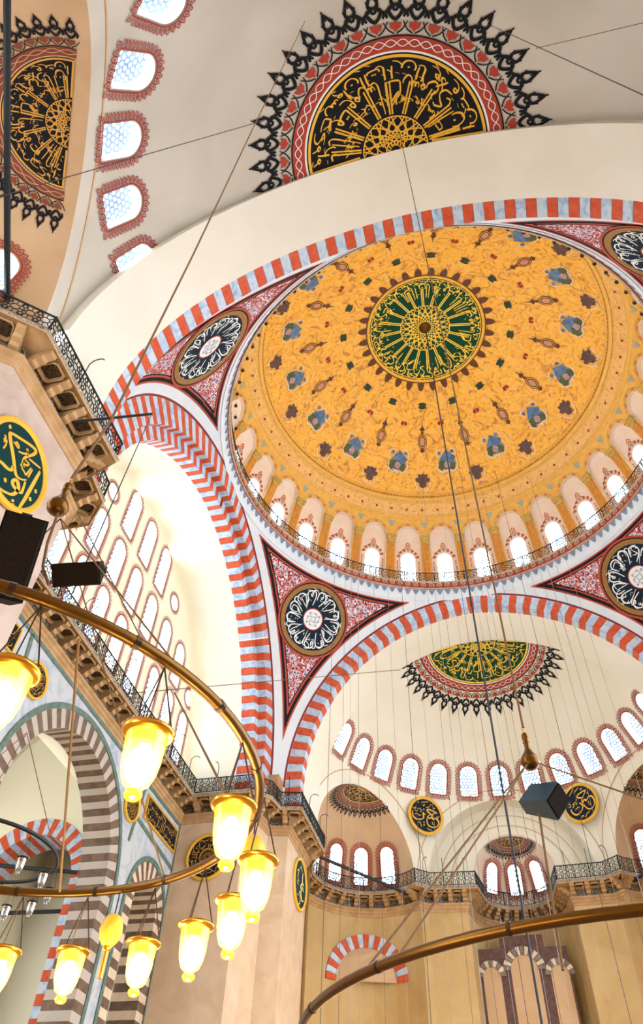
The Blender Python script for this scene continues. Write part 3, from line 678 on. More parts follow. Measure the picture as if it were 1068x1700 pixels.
for i in range(NB):
    az = math.radians(90)+ST*(i+0.5); M = Matrix.Rotation(az, 4, 'Z'); d = math.degrees(az) % 360
    b = empty('dome_bay', (0, 0, 37.2), parent=dome)
    for n_, me in (('arcade_wall', me_front), ('niche_panel', me_back), ('niche_edge', me_rev)): inst(n_, me, M, b)
    inst('pilaster', me_pil, Matrix.Rotation(az+ST/2, 4, 'Z'), b)
    seen = d <= 205 or d >= 335
    if seen:
        inst('capital', me_cap, Matrix.Rotation(az+ST/2, 4, 'Z'), b); inst('grey_triangle', me_tri, Matrix.Rotation(az+ST/2, 4, 'Z'), b)
        inst('niche_arch_stones', me_arch, M, b); inst('niche_hood', me_hood, M, b)
        for me in me_fl: inst(me.name.split('.')[0], me, M, b)
DW = []
for d0 in range(NB):
    az = 90+11.25*(d0+0.5); d = az % 360
    DW.append((-(d if d < 300 else d-360), d))
for j, (_, d) in enumerate(sorted(DW)):
    place_window('dome', Matrix.Rotation(math.radians(d), 4, 'Z') @ dome_M, ('bright arched window at the foot of the golden dome, %s from the left end of the visible row' % ORD[j-11]) if 11 <= j < 26 else 'arched window at the foot of the golden dome hidden above the near arch', 'windows round the dome foot', False)
# ring gallery of the dome
gal = empty('trim_1', (0, 0, 36), 'narrow ring gallery with red scalloped edge round the foot of the dome', 'gallery', None, 'structure')
MB().lathe([(13.30, 35.70), (13.16, 35.98), (13.06, 36.40), (13.02, 36.46)], 160).obj('pale_band', 'white_band', gal, True)
MB().lathe([(13.04, 36.46), (12.96, 36.50), (12.92, 37.08), (12.98, 37.16), (14.9, 37.16)], 160).obj('red_edge', 'paint_red', gal)
MB().lathe([(12.955, 36.44), (12.88, 36.47), (12.88, 36.52), (12.955, 36.55)], 160).obj('lower_bead', 'scallop_cream', gal)
MB().lathe([(12.93, 37.02), (12.86, 37.06), (12.86, 37.14), (12.96, 37.18)], 160).obj('upper_bead', 'scallop_cream', gal)
k = MB(); kt = MB(); kc = MB()
for i in range(144):
    a = 2*pi*(i+0.5)/144
    def cp(u, z, r): q = a+u/13.0; return (r*math.cos(q), r*math.sin(q), z)
    n_ = 12; rr_ = lambda z: 12.925-(z-36.5)*0.06
    k.add([cp(0.20*math.cos(2*pi*j/n_), 36.82+0.19*math.sin(2*pi*j/n_), rr_(36.8)-0.03) for j in range(n_)]+[cp(0.12*math.cos(2*pi*j/n_), 36.80+0.12*math.sin(2*pi*j/n_), rr_(36.8)-0.03) for j in range(n_)], [(j, (j+1) % n_, n_+(j+1) % n_, n_+j) for j in range(n_)])
    kc.add([cp(0.06*math.cos(2*pi*j/6), 36.80+0.06*math.sin(2*pi*j/6), rr_(36.8)-0.03) for j in range(6)], [tuple(range(6))])
    kt.add([cp(u, z, 13.035+(36.4-z)*0.238) for u, z in ((-0.19, 36.44), (0.19, 36.44), (0.21, 36.34), (0.12, 36.28), (0.13, 36.20), (0.0, 36.06), (-0.13, 36.20), (-0.12, 36.28), (-0.21, 36.34))], [tuple(range(9))])
k.obj('scallop_row', 'scallop_cream', gal, kind='stuff'); kc.obj('scallop_eye_row', 'scallop_cream', gal, kind='stuff'); kt.obj('blue_tassel_row', 'tassel_blue', gal, kind='stuff')
# ------------------------------------------------------------------ railings
class Path:
    def __init__(s, pts):
        s.p = [Vector((x, y, 0)) for x, y in pts]; s.L = [0.0]
        for a, b in zip(s.p, s.p[1:]): s.L.append(s.L[-1]+(b-a).length)
        s.len = s.L[-1]
    def at(s, d):
        d = min(max(d, 0), s.len-1e-6); i = max(k for k in range(len(s.L)-1) if s.L[k] <= d)
        t = (s.p[i+1]-s.p[i]).normalized(); return s.p[i]+t*(d-s.L[i]), t
    def pt(s, d, z, off=0.0):
        p, t = s.at(d); return p+Vector((t.y, -t.x, 0))*off+Vector((0, 0, z))
def railing(pts, z0, h, label, hooks=0, cell=0.46, post=1.9, group='iron gallery railings', rb=0.020, hook_h=0.9):
    P_ = Path(pts); mid, _ = P_.at(P_.len/2)
    r = empty('iron_railing', (mid.x, mid.y, z0), label, 'railing', group)
    for nm, z, w in (('top_rail', z0+h, 0.035), ('bottom_rail', z0+0.07, 0.025)):
        MB().tube([p+Vector((0, 0, z)) for p in P_.p], w, 6).obj(nm, 'iron', r)
    n = max(1, round(P_.len/post))
    for i in range(n+1):
        p = P_.pt(P_.len*i/n, 0); MB().tube([p+Vector((0, 0, z0)), p+Vector((0, 0, z0+h+0.05))], 0.034, 6).obj('post', 'iron', r)
    k = MB(); nc = max(1, round(P_.len/cell)); c = P_.len/nc; H = h-0.12; zb = z0+0.09
    for i in range(nc):
        s0 = i*c
        def q(u, v): return P_.pt(s0+u*c, zb+v*H)
        for (cu, cv, ru) in ((0.5, 0.5, 0.30), (0.0, 0.83, 0.20), (0.0, 0.17, 0.20)):
            k.tube([P_.pt(s0+cu*c+ru*c*math.cos(2*pi*j/9), zb+cv*H+ru*c*math.sin(2*pi*j/9)) for j in range(9)], rb, 3, True)
        k.tube([q(0, 0), q(0.28, 0.36)], rb, 3); k.tube([q(1, 0), q(0.72, 0.36)], rb, 3); k.tube([q(0, 1), q(0.28, 0.64)], rb, 3); k.tube([q(1, 1), q(0.72, 0.64)], rb, 3)
        k.tube([q(0.5, 0), q(0.5, 0.30)], rb, 3); k.tube([q(0.5, 0.70), q(0.5, 1)], rb, 3); k.tube([q(0, 0.36), q(0.10, 0.5), q(0, 0.64)], rb, 3); k.tube([q(0.2, 0.5), q(0.0, 0.5)], rb, 3); k.tube([q(0.8, 0.5), q(1, 0.5)], rb, 3)
    k.obj('scrollwork', 'iron', r)
    for i in range(hooks):
        p = P_.pt(P_.len*(i+0.5)/hooks, z0+h*0.4); _, t = P_.at(P_.len*(i+0.5)/hooks); nn = Vector((t.y, -t.x, 0))
        hp = [p, p+Vector((0, 0, h*0.6+hook_h*0.55))]+[p+Vector((0, 0, h*0.6+hook_h*0.55))+nn*(0.28-0.28*math.cos(a))+Vector((0, 0, 0.28*math.sin(a))) for a in lin(0.3, pi*0.85, 7)]
        MB().tube(hp, 0.020, 5).obj('lamp_hook', 'iron', r)
    return r
railing([(13.02*math.cos(a), 13.02*math.sin(a)) for a in lin(math.radians(5), math.radians(214), 120)], 37.17, 0.93, 'dark iron railing running round the foot of the golden dome', 0, 0.46, 2.2)
# little oil lamps hung on the inner edge of the ring gallery
def small_bulb(p, label):
    o = MB().lathe([(0.0, -0.13), (0.07, -0.11), (0.115, 0.0), (0.085, 0.08), (0.04, 0.12), (0.02, 0.17), (0.015, 0.34)], 8).mesh('gallery_bulb', 'bronze_dark', True)
    return o
BULB = small_bulb((0, 0, 0), '')
for i in range(39):
    q = math.radians(-166+3.78*i); b_ = inst('gallery_bulb', BULB, Matrix.Translation((12.64*math.cos(q), 12.64*math.sin(q), 37.30)))
    tag(b_, 'small dark oil lamp bulb hanging at the inner edge of the dome ring gallery', 'bulb', 'bulbs round the dome ring')
# ------------------------------------------------------------------ pendentives
def ya(z): return np.sqrt(np.maximum(RO**2-(z-ZS)**2, EC**2))-EC
def pend_radius(dirs):
    """distance from (0,0,ZS) to the pendentive surface along unit directions"""
    lo = np.full(len(dirs), 15.0); hi = np.full(len(dirs), 20.0)
    for _ in range(40):
        m = (lo+hi)/2; p = dirs*m[:, None]; rho = np.hypot(p[:, 0], p[:, 1]); f = rho-np.hypot(A, ya(p[:, 2]+ZS))
        lo = np.where(f < 0, m, lo); hi = np.where(f < 0, hi, m)
    return (lo+hi)/2
def pend_map(sx, sy, zc, off=0.04):
    C = np.array([0, 0, ZS]); n = np.array([sx*10.78, sy*10.78, zc-ZS]); n = n/np.linalg.norm(n)
    e1 = np.cross([0, 0, 1.0], n); e1 /= np.linalg.norm(e1); e2 = np.cross(n, e1); Rm = 18.3
    def f(x, y, d=0.0):
        r = math.hypot(x, y); a = r/Rm
        v = n if r < 1e-9 else n*math.cos(a)+(e1*x/r+e2*y/r)*math.sin(a)
        R_ = pend_radius(v[None, :])[0]; return tuple(C+v*(R_-off-d))
    return f
def pendentive(idx, sx, sy, label, medal=True, seed=1):
    root = empty('ceiling_corner_%d' % idx, (sx*A, sy*A, ZS), label, 'pendentive', 'painted corners under the dome', 'structure')
    zz = list(np.concatenate([np.linspace(ZS, 34, 60), np.linspace(34.1, 35.99, 40)]))
    def fn(s, z):
        y = float(ya(np.array(z))); rho = math.hypot(A, y); a0 = math.atan2(y, A); a1 = pi/2-a0; q = a0+(a1-a0)*s
        return (sx*rho*math.cos(q), sy*rho*math.sin(q), z)
    V, F = grid(fn, lin(0, 1, 70), zz)
    def dd(V):
        x, y, z = np.abs(V[:, 0]), np.abs(V[:, 1]), V[:, 2]-ZS
        return np.minimum(np.minimum(np.hypot(y+EC, z), np.hypot(x+EC, z))-RO, (36.05-V[:, 2])*1.1)
    for nm, lo, hi, mat in (('maroon_edge', -1, 0.10, 'dark_red'), ('pale_band', 0.10, 0.52, 'white_band'), ('red_line', 0.52, 0.60, 'line_red'), ('black_line', 0.60, 0.74, 'paint_black'), ('red_line', 0.74, 0.82, 'line_red'), ('black_line', 0.82, 0.87, 'paint_black'), ('tile_field', 0.87, 99, 'tile_field')):
        v, f = clip(V, F, lambda W: np.minimum(dd(W)-lo, hi-dd(W)))
        if len(f): mk(nm, v, f, mat, root)
    mk('dark_backing', (V-np.array([0, 0, ZS]))*1.0025+np.array([0, 0, ZS]), F, 'paint_black', root)
    # plain foot of the corner down to the gallery
    V2 = [fn(s, ZS) for s in lin(0, 1, 12)]; n = len(V2)
    mk('pale_foot', V2+[(x, y, ZG+0.06) for x, y, z in V2], [(i, i+1, n+i+1, n+i) for i in range(n-1)], 'white_band', root)
    if not medal: return root
    mp = pend_map(sx, sy, 33.45); R_ = 2.62
    Ink().ring(R_*0.80, R_*0.92, 0, 2*pi, 64).obj('ochre_ring', mp, 'ochre_ring', root, 0.010)
    Ink().ring(R_*0.92, R_*0.95, 0, 2*pi, 64).obj('black_ring', mp, 'paint_black', root, 0.010)
    Ink().ring(R_*0.95, R_, 0, 2*pi, 64).obj('red_ring', mp, 'line_red', root, 0.010)
    Ink().ring(0.01, R_*0.80, 0, 2*pi, 64, 5).obj('black_field', mp, 'paint_navy', root, 0.004)
    Ink().ring(0.01, R_*0.26, 0, 2*pi, 40, 2).obj('centre_disc', mp, 'letter_white', root, 0.03)
    Ink().ring(R_*0.26, R_*0.285, 0, 2*pi, 40).obj('centre_ring', mp, 'paint_red', root, 0.03)
    k = Ink()
    for q in range(4): k.paste(word(['sin', 'mim'], 1, 0.24, False, q), R_*0.075, q*pi/2+0.3, -R_*0.02*math.cos(q*pi/2)+R_*0.16*math.cos(q*pi/2+1.4), R_*0.16*math.sin(q*pi/2+1.4))
    k.line([(-R_*0.06, -R_*0.06), (R_*0.06, -R_*0.06), (R_*0.06, R_*0.06), (-R_*0.06, R_*0.06), (-R_*0.06, -R_*0.06)], R_*0.02)
    k.V = [(x, y) if math.hypot(x, y) < R_*0.24 else (x*R_*0.24/math.hypot(x, y), y*R_*0.24/math.hypot(x, y)) for x, y in k.V]
    k.obj('centre_lettering', mp, 'tassel_blue', root, 0.045)
    t = Ink(); keys = ['lam', 'kaf', 'waw', 'nun', 'ya', 'ha', 'alif', 'sin', 'waw', 'lam', 'qaf', 'nun']
    t.paste(ring_text([keys[(i*5+seed) % 12] for i in range(27)], R_*0.665, R_*0.118, 0.3*seed, 2*pi*0.99, 0.22, 0.95, seed))
    for i in range(13):   # sweeping bows of the round hand
        a = 2*pi*i/13+0.2*seed; r1 = R_*0.74
        t.stroke([((R_*0.50)*math.cos(a-0.20), (R_*0.50)*math.sin(a-0.20)), (R_*0.69*math.cos(a-0.16), R_*0.69*math.sin(a-0.16)), (r1*math.cos(a), r1*math.sin(a)), (R_*0.70*math.cos(a+0.17), R_*0.70*math.sin(a+0.17)), (R_*0.58*math.cos(a+0.20), R_*0.58*math.sin(a+0.20)), (R_*0.36*math.cos(a+0.03), R_*0.36*math.sin(a+0.03))], R_*0.030, None, 0.4)
    t.obj('white_lettering', mp, 'letter_white', root, 0.02)
    return root
pendentive(1, -1, 1, 'patterned corner under the dome between the left striped arch and the far arch', True, 1)
pendentive(2, -1, -1, 'patterned corner under the dome between the near arch and the left striped arch', True, 2)
pendentive(3, 1, 1, 'patterned corner under the dome at the right end of the far arch', True, 3)
pendentive(4, 1, -1, 'patterned corner under the dome at the right end of the near arch', True, 4)
# ------------------------------------------------------------------ striped arches
def voussoir_arch(root, prof, Ro, zs, e, frame, nhalf, mats, foot_z, course, joint=0.0007, keystone=True):
    """prof: (radius, depth) polygon; frame: 4x4 from (along, depth, up); one block mesh per colour and half, turned round the arch centre"""
    th = math.acos(e/Ro); step = th/(nhalf+0.5 if keystone else nhalf); n = len(prof)
    def wedge(q0, q1, s):
        q0 += joint; q1 -= joint; V = []
        for q in (q0, q1):
            for r, d in prof: V.append((s*r*math.cos(q), d, r*math.sin(q)))
        F = [(i, (i+1) % n, n+(i+1) % n, n+i) for i in range(n)]+[tuple(range(n-1, -1, -1)), tuple(range(n, 2*n))]
        return V, F
    for s in (-1, 1):
        mes = [mesh_of('voussoir', *wedge(0, step, s), m) for m in mats]
        for i in range(nhalf):
            col = (nhalf-i) % 2
            M = frame @ Matrix.Translation((-s*e, 0, zs)) @ Matrix.Rotation(-s*step*i, 4, 'Y')
            inst('voussoir', mes[col], M, root)
        # straight courses under the springing
        nc = int((zs-foot_z)/course); xo = [(s*(r-e), d) for r, d in prof]
        for j in range(nc):
            z1 = zs-course*j-(0.003 if j else 0.0); z0 = zs-course*(j+1)+0.003
            V = [(x, d, z) for z in (z0, z1) for x, d in xo]
            F = [(i, (i+1) % n, n+(i+1) % n, n+i) for i in range(n)]+[tuple(range(n-1, -1, -1)), tuple(range(n, 2*n))]
            o = mesh_of('stone_course', V, F, mats[(nhalf+1+j) % 2]); inst('stone_course', o, frame, root)
    if keystone:
        V = []; F = []
        for s in (-1, 1):
            v, f = wedge(th-step*0.5, th+joint, s); k = len(V); V += [(x-s*e, d, z+zs) for x, d, z in v]; F += [tuple(i+k for i in q) for q in f]
        inst('keystone', mesh_of('keystone', V, F, mats[0]), frame, root)
FL = Matrix(((0, -1, 0, -A), (1, 0, 0, 0), (0, 0, 1, 0), (0, 0, 0, 1)))           # left: along = y, depth = -x
FF = Matrix(((1, 0, 0, 0), (0, 1, 0, A), (0, 0, 1, 0), (0, 0, 0, 1)))             # far
FN = Matrix(((1, 0, 0, 0), (0, -1, 0, -A-0.25), (0, 0, 1, 0), (0, 0, 0, 1)))      # near
STEP = ['red_stone', 'blue_marble']
ar = empty('wall_arch_left', (-A, 0, ZG), 'great red and white striped arch round the bright left wall of windows', 'arch', 'great arches carrying the dome', 'structure')
voussoir_arch(ar, [(RO, 0), (RO, 1.35), (10.9, 1.35), (10.9, 0.5), (11.6, 0.5), (11.6, 0)], RO, ZS, EC, FL, 39, STEP, ZG+0.06, 0.47)
af = empty('wall_arch_far', (0, A, ZG), 'great red and white striped arch in front of the far half dome', 'arch', 'great arches carrying the dome', 'structure')
voussoir_arch(af, [(RO, 0), (RO, 0.75), (12.0, 0.75), (12.0, 0)], RO, ZS, EC, FF, 39, STEP, ZG+0.06, 0.47)
an = empty('wall_arch_near', (0, -A-0.25, ZG), 'great red and white striped arch crossing above the golden dome in the picture', 'arch', 'great arches carrying the dome', 'structure')
voussoir_arch(an, [(RO+0.35, 0), (RO+0.35, 0.85), (12.0, 0.85), (12.0, 0)], RO, ZS, EC, FN, 39, STEP, ZG+0.06, 0.47)
def soffit(R, e, zs, z_foot, n=60):
    th = math.acos(e/R); pts = [(R-e, z_foot)]+[(R*math.cos(q)-e, zs+R*math.sin(q)) for q in lin(0, th, n)]
    return pts+[(-x, z) for x, z in pts[-2::-1]]
def barrel(root, name, R, e, zs, foot, frame, d0, d1, mat):
    pts = soffit(R, e, zs, foot); n = len(pts); V = []
    for d in (d0, d1): V += [tuple(frame @ Vector((x, d, z))) for x, z in pts]
    return mk(name, V, [(i, i+1, n+i+1, n+i) for i in range(n-1)], mat, root, True)
barrel(ar, 'plaster_soffit', 10.9, EC, ZS, ZG+0.06, FL, 1.35, 4.65, 'plaster')
barrel(af, 'plaster_soffit', 12.0, EC, ZS, ZG+0.06, FF, 0.75, JF-A, 'plaster')
barrel(an, 'plaster_soffit', 12.0, EC, ZS, ZG+0.06, FN, 0.85, -JN-A-0.25, 'plaster_white')
def lip(root, y, C, Rr):
    rs = math.sqrt(Rr**2-(y-C[1])**2); pts = soffit(12.0, EC, ZS, ZS); V = []; n = len(pts)
    for x, z in pts:
        q = math.atan2(z-ZS, x); d = Vector((math.cos(q), math.sin(q))); b = d.y*(ZS-C[2]); t = -b+math.sqrt(max(b*b-((ZS-C[2])**2-rs*rs), 0))
        r0 = math.hypot(x, z-ZS); lo, hi = min(r0, t)-0.01, max(r0, t)+0.03; V += [(d.x*lo, y, ZS+d.y*lo), (d.x*hi, y, ZS+d.y*hi)]
    mk('junction_lip', V, [(2*i, 2*i+1, 2*i+3, 2*i+2) for i in range(n-1)], 'plaster', root)
lip(af, JF, FC, FR); lip(an, JN, NC, NR)
# ------------------------------------------------------------------ half domes, exedrae, apse
EXF = [((-9.07, 21.2, 22.4), 4.4), ((9.07, 21.2, 22.4), 4.4)]
EXN = [((-9.39, -21.99, 22.0), 4.8)]
def f_ball(V, c, r): return np.where(V[:, 2] >= c[2], np.linalg.norm(V-np.array(c), axis=1), np.hypot(V[:, 0]-c[0], V[:, 1]-c[1]))-r
def f_arch(V, cx, zc, R): return np.where(V[:, 2] >= zc, np.hypot(V[:, 0]-cx, V[:, 2]-zc), np.abs(V[:, 0]-cx))-R
def dome_grid(C, R, a0, a1, na, ne, z_foot, el1=pi/2-0.002):
    C = np.array(C); els = lin(0, el1, ne)
    def fn(a, e): return (C[0]+R*math.cos(e)*math.cos(a), C[1]+R*math.cos(e)*math.sin(a), C[2]+R*math.sin(e))
    V, F = grid(fn, lin(a0, a1, na), els)
    V2, F2 = grid(lambda a, z: (C[0]+R*math.cos(a), C[1]+R*math.sin(a), z), lin(a0, a1, na), lin(z_foot, C[2], 8))
    k = len(V); return np.concatenate([V, V2]), F+[tuple(i+k for i in f) for f in F2]
YB = 27.2; APC, APR = (0.0, YB, 22.75), 2.85; CAX, CAZ, CAR = -0.25, 22.0, 5.55
farw = [('half', sphere_win(FC, FR, 90+12.3*k, 27.7, 1.98)) for k in range(6, -7, -1)]
hf = empty('ceiling_far', (0, 20, ZG), 'cream far half dome with a curved row of bright windows', 'ceiling', None, 'structure')
V, F = dome_grid(FC, FR, -0.35, pi+0.35, 250, 116, 21.36)
V, F = clip(V, F, lambda W: W[:, 1]-JF)
keep = lambda W: np.minimum.reduce([f_ball(W, *EXF[0]), f_ball(W, *EXF[1]), np.where(W[:, 1] > 20, f_arch(W, CAX, CAZ, CAR), 9.0)])
V, F = clip(V, F, keep); V, F = clip(V, F, lambda W: win_sdf(W, farw))
mk('plaster_shell', V, F, 'plaster', hf, True)
def ball_fillet(root, C, R_, c, r):
    C, c = Vector(C), Vector(c); ax = c-C; D = ax.length; ax.normalize(); a = (D*D+R_*R_-r*r)/(2*D); rad = math.sqrt(R_*R_-a*a)
    e1 = ax.cross(Vector((0, 0, 1))).normalized(); e2 = e1.cross(ax); pts = [C+ax*a+e1*rad*math.cos(q)+e2*rad*math.sin(q) for q in lin(-0.1, pi+0.1, 60)]
    MB().tube(pts, 0.035, 5).obj('painted_fillet', 'fillet', root)
for c, r in EXF: ball_fillet(hf, FC, FR-0.02, c, 5.25)
pts = []
for q in lin(0.02, pi-0.02, 60):
    x, z = CAX+6.15*math.cos(q), CAZ+6.15*math.sin(q); pts.append((x, FC[1]+math.sqrt(max((FR-0.02)**2-x*x-max(z-FC[2], 0)**2, 0)), z))
MB().tube(pts, 0.035, 5).obj('painted_fillet', 'fillet', hf)
for j, (kk, M) in enumerate(farw): place_window(kk, M, 'arched lattice window with red frill in the far half dome, %s from the left' % ORD[j], 'windows of the far half dome')
ang = math.asin((JF-FC[1])/FR)
half_medallion(hf, FC, FR, (0, math.sin(ang), math.cos(ang)), (1, 0, 0), 3.68, 'paint_green', 'letter_gold', 21, 0.05, pi-0.05, 1.22, 11)
nearw = [('half', sphere_win(NC, NR, -90-12.3*k, 27.5, 2.0)) for k in range(2, 8)]
hn = empty('ceiling_near', (0, -21, ZG), 'pale near half dome with a black and gold calligraphy fan', 'ceiling', None, 'structure')
V, F = dome_grid(NC, NR, pi-0.35, 2*pi+0.35, 250, 116, 21.36)
V, F = clip(V, F, lambda W: JN-W[:, 1]); V, F = clip(V, F, lambda W: f_ball(W, *EXN[0])); V, F = clip(V, F, lambda W: win_sdf(W, nearw))
mk('plaster_shell', V, F, 'plaster_shaded', hn, True)
ball_fillet(hn, NC, NR-0.02, EXN[0][0], 5.45)
for j, (kk, M) in enumerate(nearw): place_window(kk, M, 'arched lattice window with red frill beside the near exedra, %s from the top' % ORD[j], 'windows of the near half dome')
ang = math.asin((-JN+NC[1])/NR)
half_medallion(hn, NC, NR, (0, -math.sin(ang), math.cos(ang)), (-1, 0, 0), 3.95, 'paint_black', 'paint_gold', 21, 0.05, pi-0.05, 1.25, 5)
def exedra(idx, c, r, C0, R0, op, label, wins, Rd, leafL, nl, ysign, dark='paint_black', tilt=0.05):
    root = empty('ceiling_exedra_%d' % idx, (c[0], c[1], ZG), label, 'ceiling', None, 'structure')
    V, F = dome_grid(c, r, 0, 2*pi, 110, 44, 21.36)
    V, F = clip(V, F, lambda W: np.where(W[:, 2] >= C0[2], np.linalg.norm(W-np.array(C0), axis=1), np.hypot(W[:, 0]-C0[0], W[:, 1]-C0[1]))-R0)
    V, F = clip(V, F, lambda W: (W[:, 1]-(JF if ysign > 0 else JN))*ysign)
    if wins: V, F = clip(V, F, lambda W: win_sdf(W, wins))
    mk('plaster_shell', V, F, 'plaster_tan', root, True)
    # the flat side of the fan runs along the arch, the crown just behind it
    o = Vector((op[0], op[1], 0)).normalized(); n = Vector((o.x*tilt, o.y*tilt, 1)); e1 = Vector((o.y, -o.x, 0)) 
    half_medallion(root, c, r, n, e1, Rd, dark, 'letter_old_gold', nl, 0.05, pi-0.05, leafL, 20+idx, 'paint_black', None, 7, True)
    return root
exw = [('exedra', sphere_win(EXF[0][0], 4.4, a, 11, 2.3)) for a in (82, 107.5, 133, 158.5, 184)]
exedra(1, EXF[0][0], 4.4, FC, FR, (-0.82, 0.56), 'tan exedra vault left of the round gold-rimmed discs with four bright windows', exw, 1.55, 0.60, 21, 1)
for j, (kk, M) in enumerate(exw[::-1]): place_window(kk, M, 'arched window in the far left exedra above the railing, %s from the left' % ORD[j], 'exedra windows')
exw2 = [('exedra', sphere_win(EXF[1][0], 4.4, a, 11, 2.3)) for a in (98, 72.5)]
exedra(2, EXF[1][0], 4.4, FC, FR, (0.82, 0.56), 'tan exedra vault at the right edge of the picture', exw2, 1.55, 0.60, 21, 1)
for j, (kk, M) in enumerate(exw2): place_window(kk, M, 'arched window in the far right exedra above the railing, %s from the left' % ORD[j], 'exedra windows')
exw3 = [('exedra', sphere_win(EXN[0][0], 4.8, a, 14, 2.3)) for a in (146,)]
exedra(3, EXN[0][0], 4.8, NC, NR, (-0.85, -0.52), 'shaded brown exedra vault at the upper left with black and gold fan', exw3, 2.10, 0.72, 21, -1, 'paint_black', 0.20)
for j, (kk, M) in enumerate(exw3): place_window(kk, M, 'frilled window low in the shaded near exedra at the left edge', 'exedra windows')
# central recess and apse of the far wall
wf = empty('wall_far', (0, YB, 0), 'cream recess wall behind the far gallery with the small apse', 'wall', None, 'structure')
V, F = grid(lambda x, z: (x, YB, z), lin(-6.2, 6.2, 80), lin(21.3, 28, 60))
V, F = clip(V, F, lambda W: np.minimum(-f_arch(W, CAX, CAZ, CAR+0.02), f_ball(W, APC, APR))); mk('recess_wall', V, F, 'plaster', wf)
pts = [(CAX+CAR, 21.3)]+[(CAX+CAR*math.cos(q), CAZ+CAR*math.sin(q)) for q in lin(0, pi, 60)]+[(CAX-CAR, 21.3)]; n = len(pts)
V = [(x, 24.0, z) for x, z in pts]+[(x, YB, z) for x, z in pts]; F = [(i, i+1, n+i+1, n+i) for i in range(n-1)]
V, F = grid(lambda i, y: (pts[int(i)][0], y, pts[int(i)][1]), range(n), lin(23.0, YB, 30))
V, F = clip(V, F, lambda W: np.where(W[:, 2] >= FC[2], np.linalg.norm(W-np.array(FC), axis=1), np.hypot(W[:, 0], W[:, 1]-FC[1]))-FR); mk('recess_soffit', V, F, 'plaster', wf, True)
for rad in (4.9, 4.2):
    Ink().ring(rad-0.035, rad+0.035, 0, pi, 48).obj('painted_fillet', plane_map((CAX, YB-0.03, CAZ), (1, 0, 0), (0, 0, 1)), 'fillet', wf)
V, F = dome_grid(APC, APR, -0.1, pi+0.1, 80, 36, 21.36); apw = [('apse', sphere_win(APC, APR, a, 17, 1.9)) for a in (129, 91, 54)]
V, F = clip(V, F, lambda W: W[:, 1]-YB); V, F = clip(V, F, lambda W: win_sdf(W, apw)); mk('apse_shell', V, F, 'plaster_rose', wf, True)
for j, (kk, M) in enumerate(apw): place_window(kk, M, 'small arched window in the apse of the far wall, %s' % ('on its left', 'in its middle', 'on its right')[j], 'apse windows')
half_medallion(wf, APC, APR, (0, 0.12, 1), (1, 0, 0), 1.05, 'paint_black', 'letter_old_gold', 23, 0.05, pi-0.05, 0.50, 31, 'paint_black', None, 5, True)
# ------------------------------------------------------------------ left wall of windows under its arch
XT = -A-4.65
def tw(key, y, z): 
    h = WPROTO[key]['h']; return (key, win_matrix((XT, y, z+h/2), (-1, 0, 0), (0, 0, 1), h))
tym = []
for i in (-1, 0, 1): tym.append((tw('tymp_top', i*2.32, 29.95), 'tall lattice window in the top row of the left wall, %s' % {-1: 'nearest the round window beside the near pier', 0: 'middle one', 1: 'nearest the far arch'}[i]))
for i in range(-3, 4): tym.append((tw('tymp_mid', i*2.27, 26.45), 'lattice window in the middle row of the left wall, %s from the near pier' % ORD[i+3]))
for i in range(-4, 5): tym.append((tw('tymp_stone' if i == 0 else 'tymp_low', i*2.25, 22.75), 'grey unlit lattice window in the bottom row of the left wall' if i == 0 else 'lattice window in the bottom row of the left wall, %s from the near pier' % ORD[i+4]))
for y, z, l in ((-4.6, 30.35, 'round window beside the top row of the left wall, near side'), (4.6, 30.35, 'round window beside the top row of the left wall, far side'), (-9.1, 26.5, 'round window at the near end of the middle row of the left wall'), (9.1, 26.5, 'round window at the far end of the middle row of the left wall')):
    tym.append((tw('oculus', y, z), l))
wl = empty('wall_left', (XT, 0, ZG), 'cream wall with three rows of lattice windows inside the left striped arch', 'wall', None, 'structure')
V, F = grid(lambda y, z: (XT, y, z), lin(-11.2, 11.2, 150), lin(20.8, 34.2, 92))
V, F = clip(V, F, lambda W: 10.95-np.where(W[:, 2] > ZS, np.hypot(np.abs(W[:, 1])+EC, W[:, 2]-ZS), np.abs(W[:, 1])+EC)); V, F = clip(V, F, lambda W: win_sdf(W, [t[0] for t in tym]))
mk('plaster_wall', V, F, 'plaster_lemon', wl)
for (kk, M), l in tym: place_window(kk, M, l, 'windows of the left wall')
# the matching wall on the other side of the hall
MIR = Matrix.Diagonal((-1, 1, 1, 1))
wr = empty('wall_right', (-XT, 0, ZG), 'matching cream wall of windows on the right side of the hall', 'wall', None, 'structure')
o_ = [c for c in wl.children if c.name.startswith('plaster_wall')][0]; V, F = [MIR @ (v.co+Vector((XT, 0, ZG))) for v in o_.data.vertices], [tuple(p.vertices) for p in o_.data.polygons]
mk('plaster_wall', V, F, 'plaster_lemon', wr)
for (kk, M), l in tym: place_window(kk, MIR @ M, l.replace('left', 'unseen right'), 'windows of the right wall')
FRM = Matrix(((0, 1, 0, A), (-1, 0, 0, 0), (0, 0, 1, 0), (0, 0, 0, 1)))
barrel(wr, 'plaster_soffit', 10.9, EC, ZS, ZG+0.06, FRM, 0.0, 4.65, 'plaster')
pts = soffit(10.9, EC, ZS, ZG+0.06); po_ = soffit(RO+0.02, EC, ZS, ZG+0.06); n = len(pts)
mk('arch_face', [tuple(FRM @ Vector((x, 0, z))) for x, z in pts+po_], [(i, i+1, n+i+1, n+i) for i in range(n-1)], 'red_stone', wr)
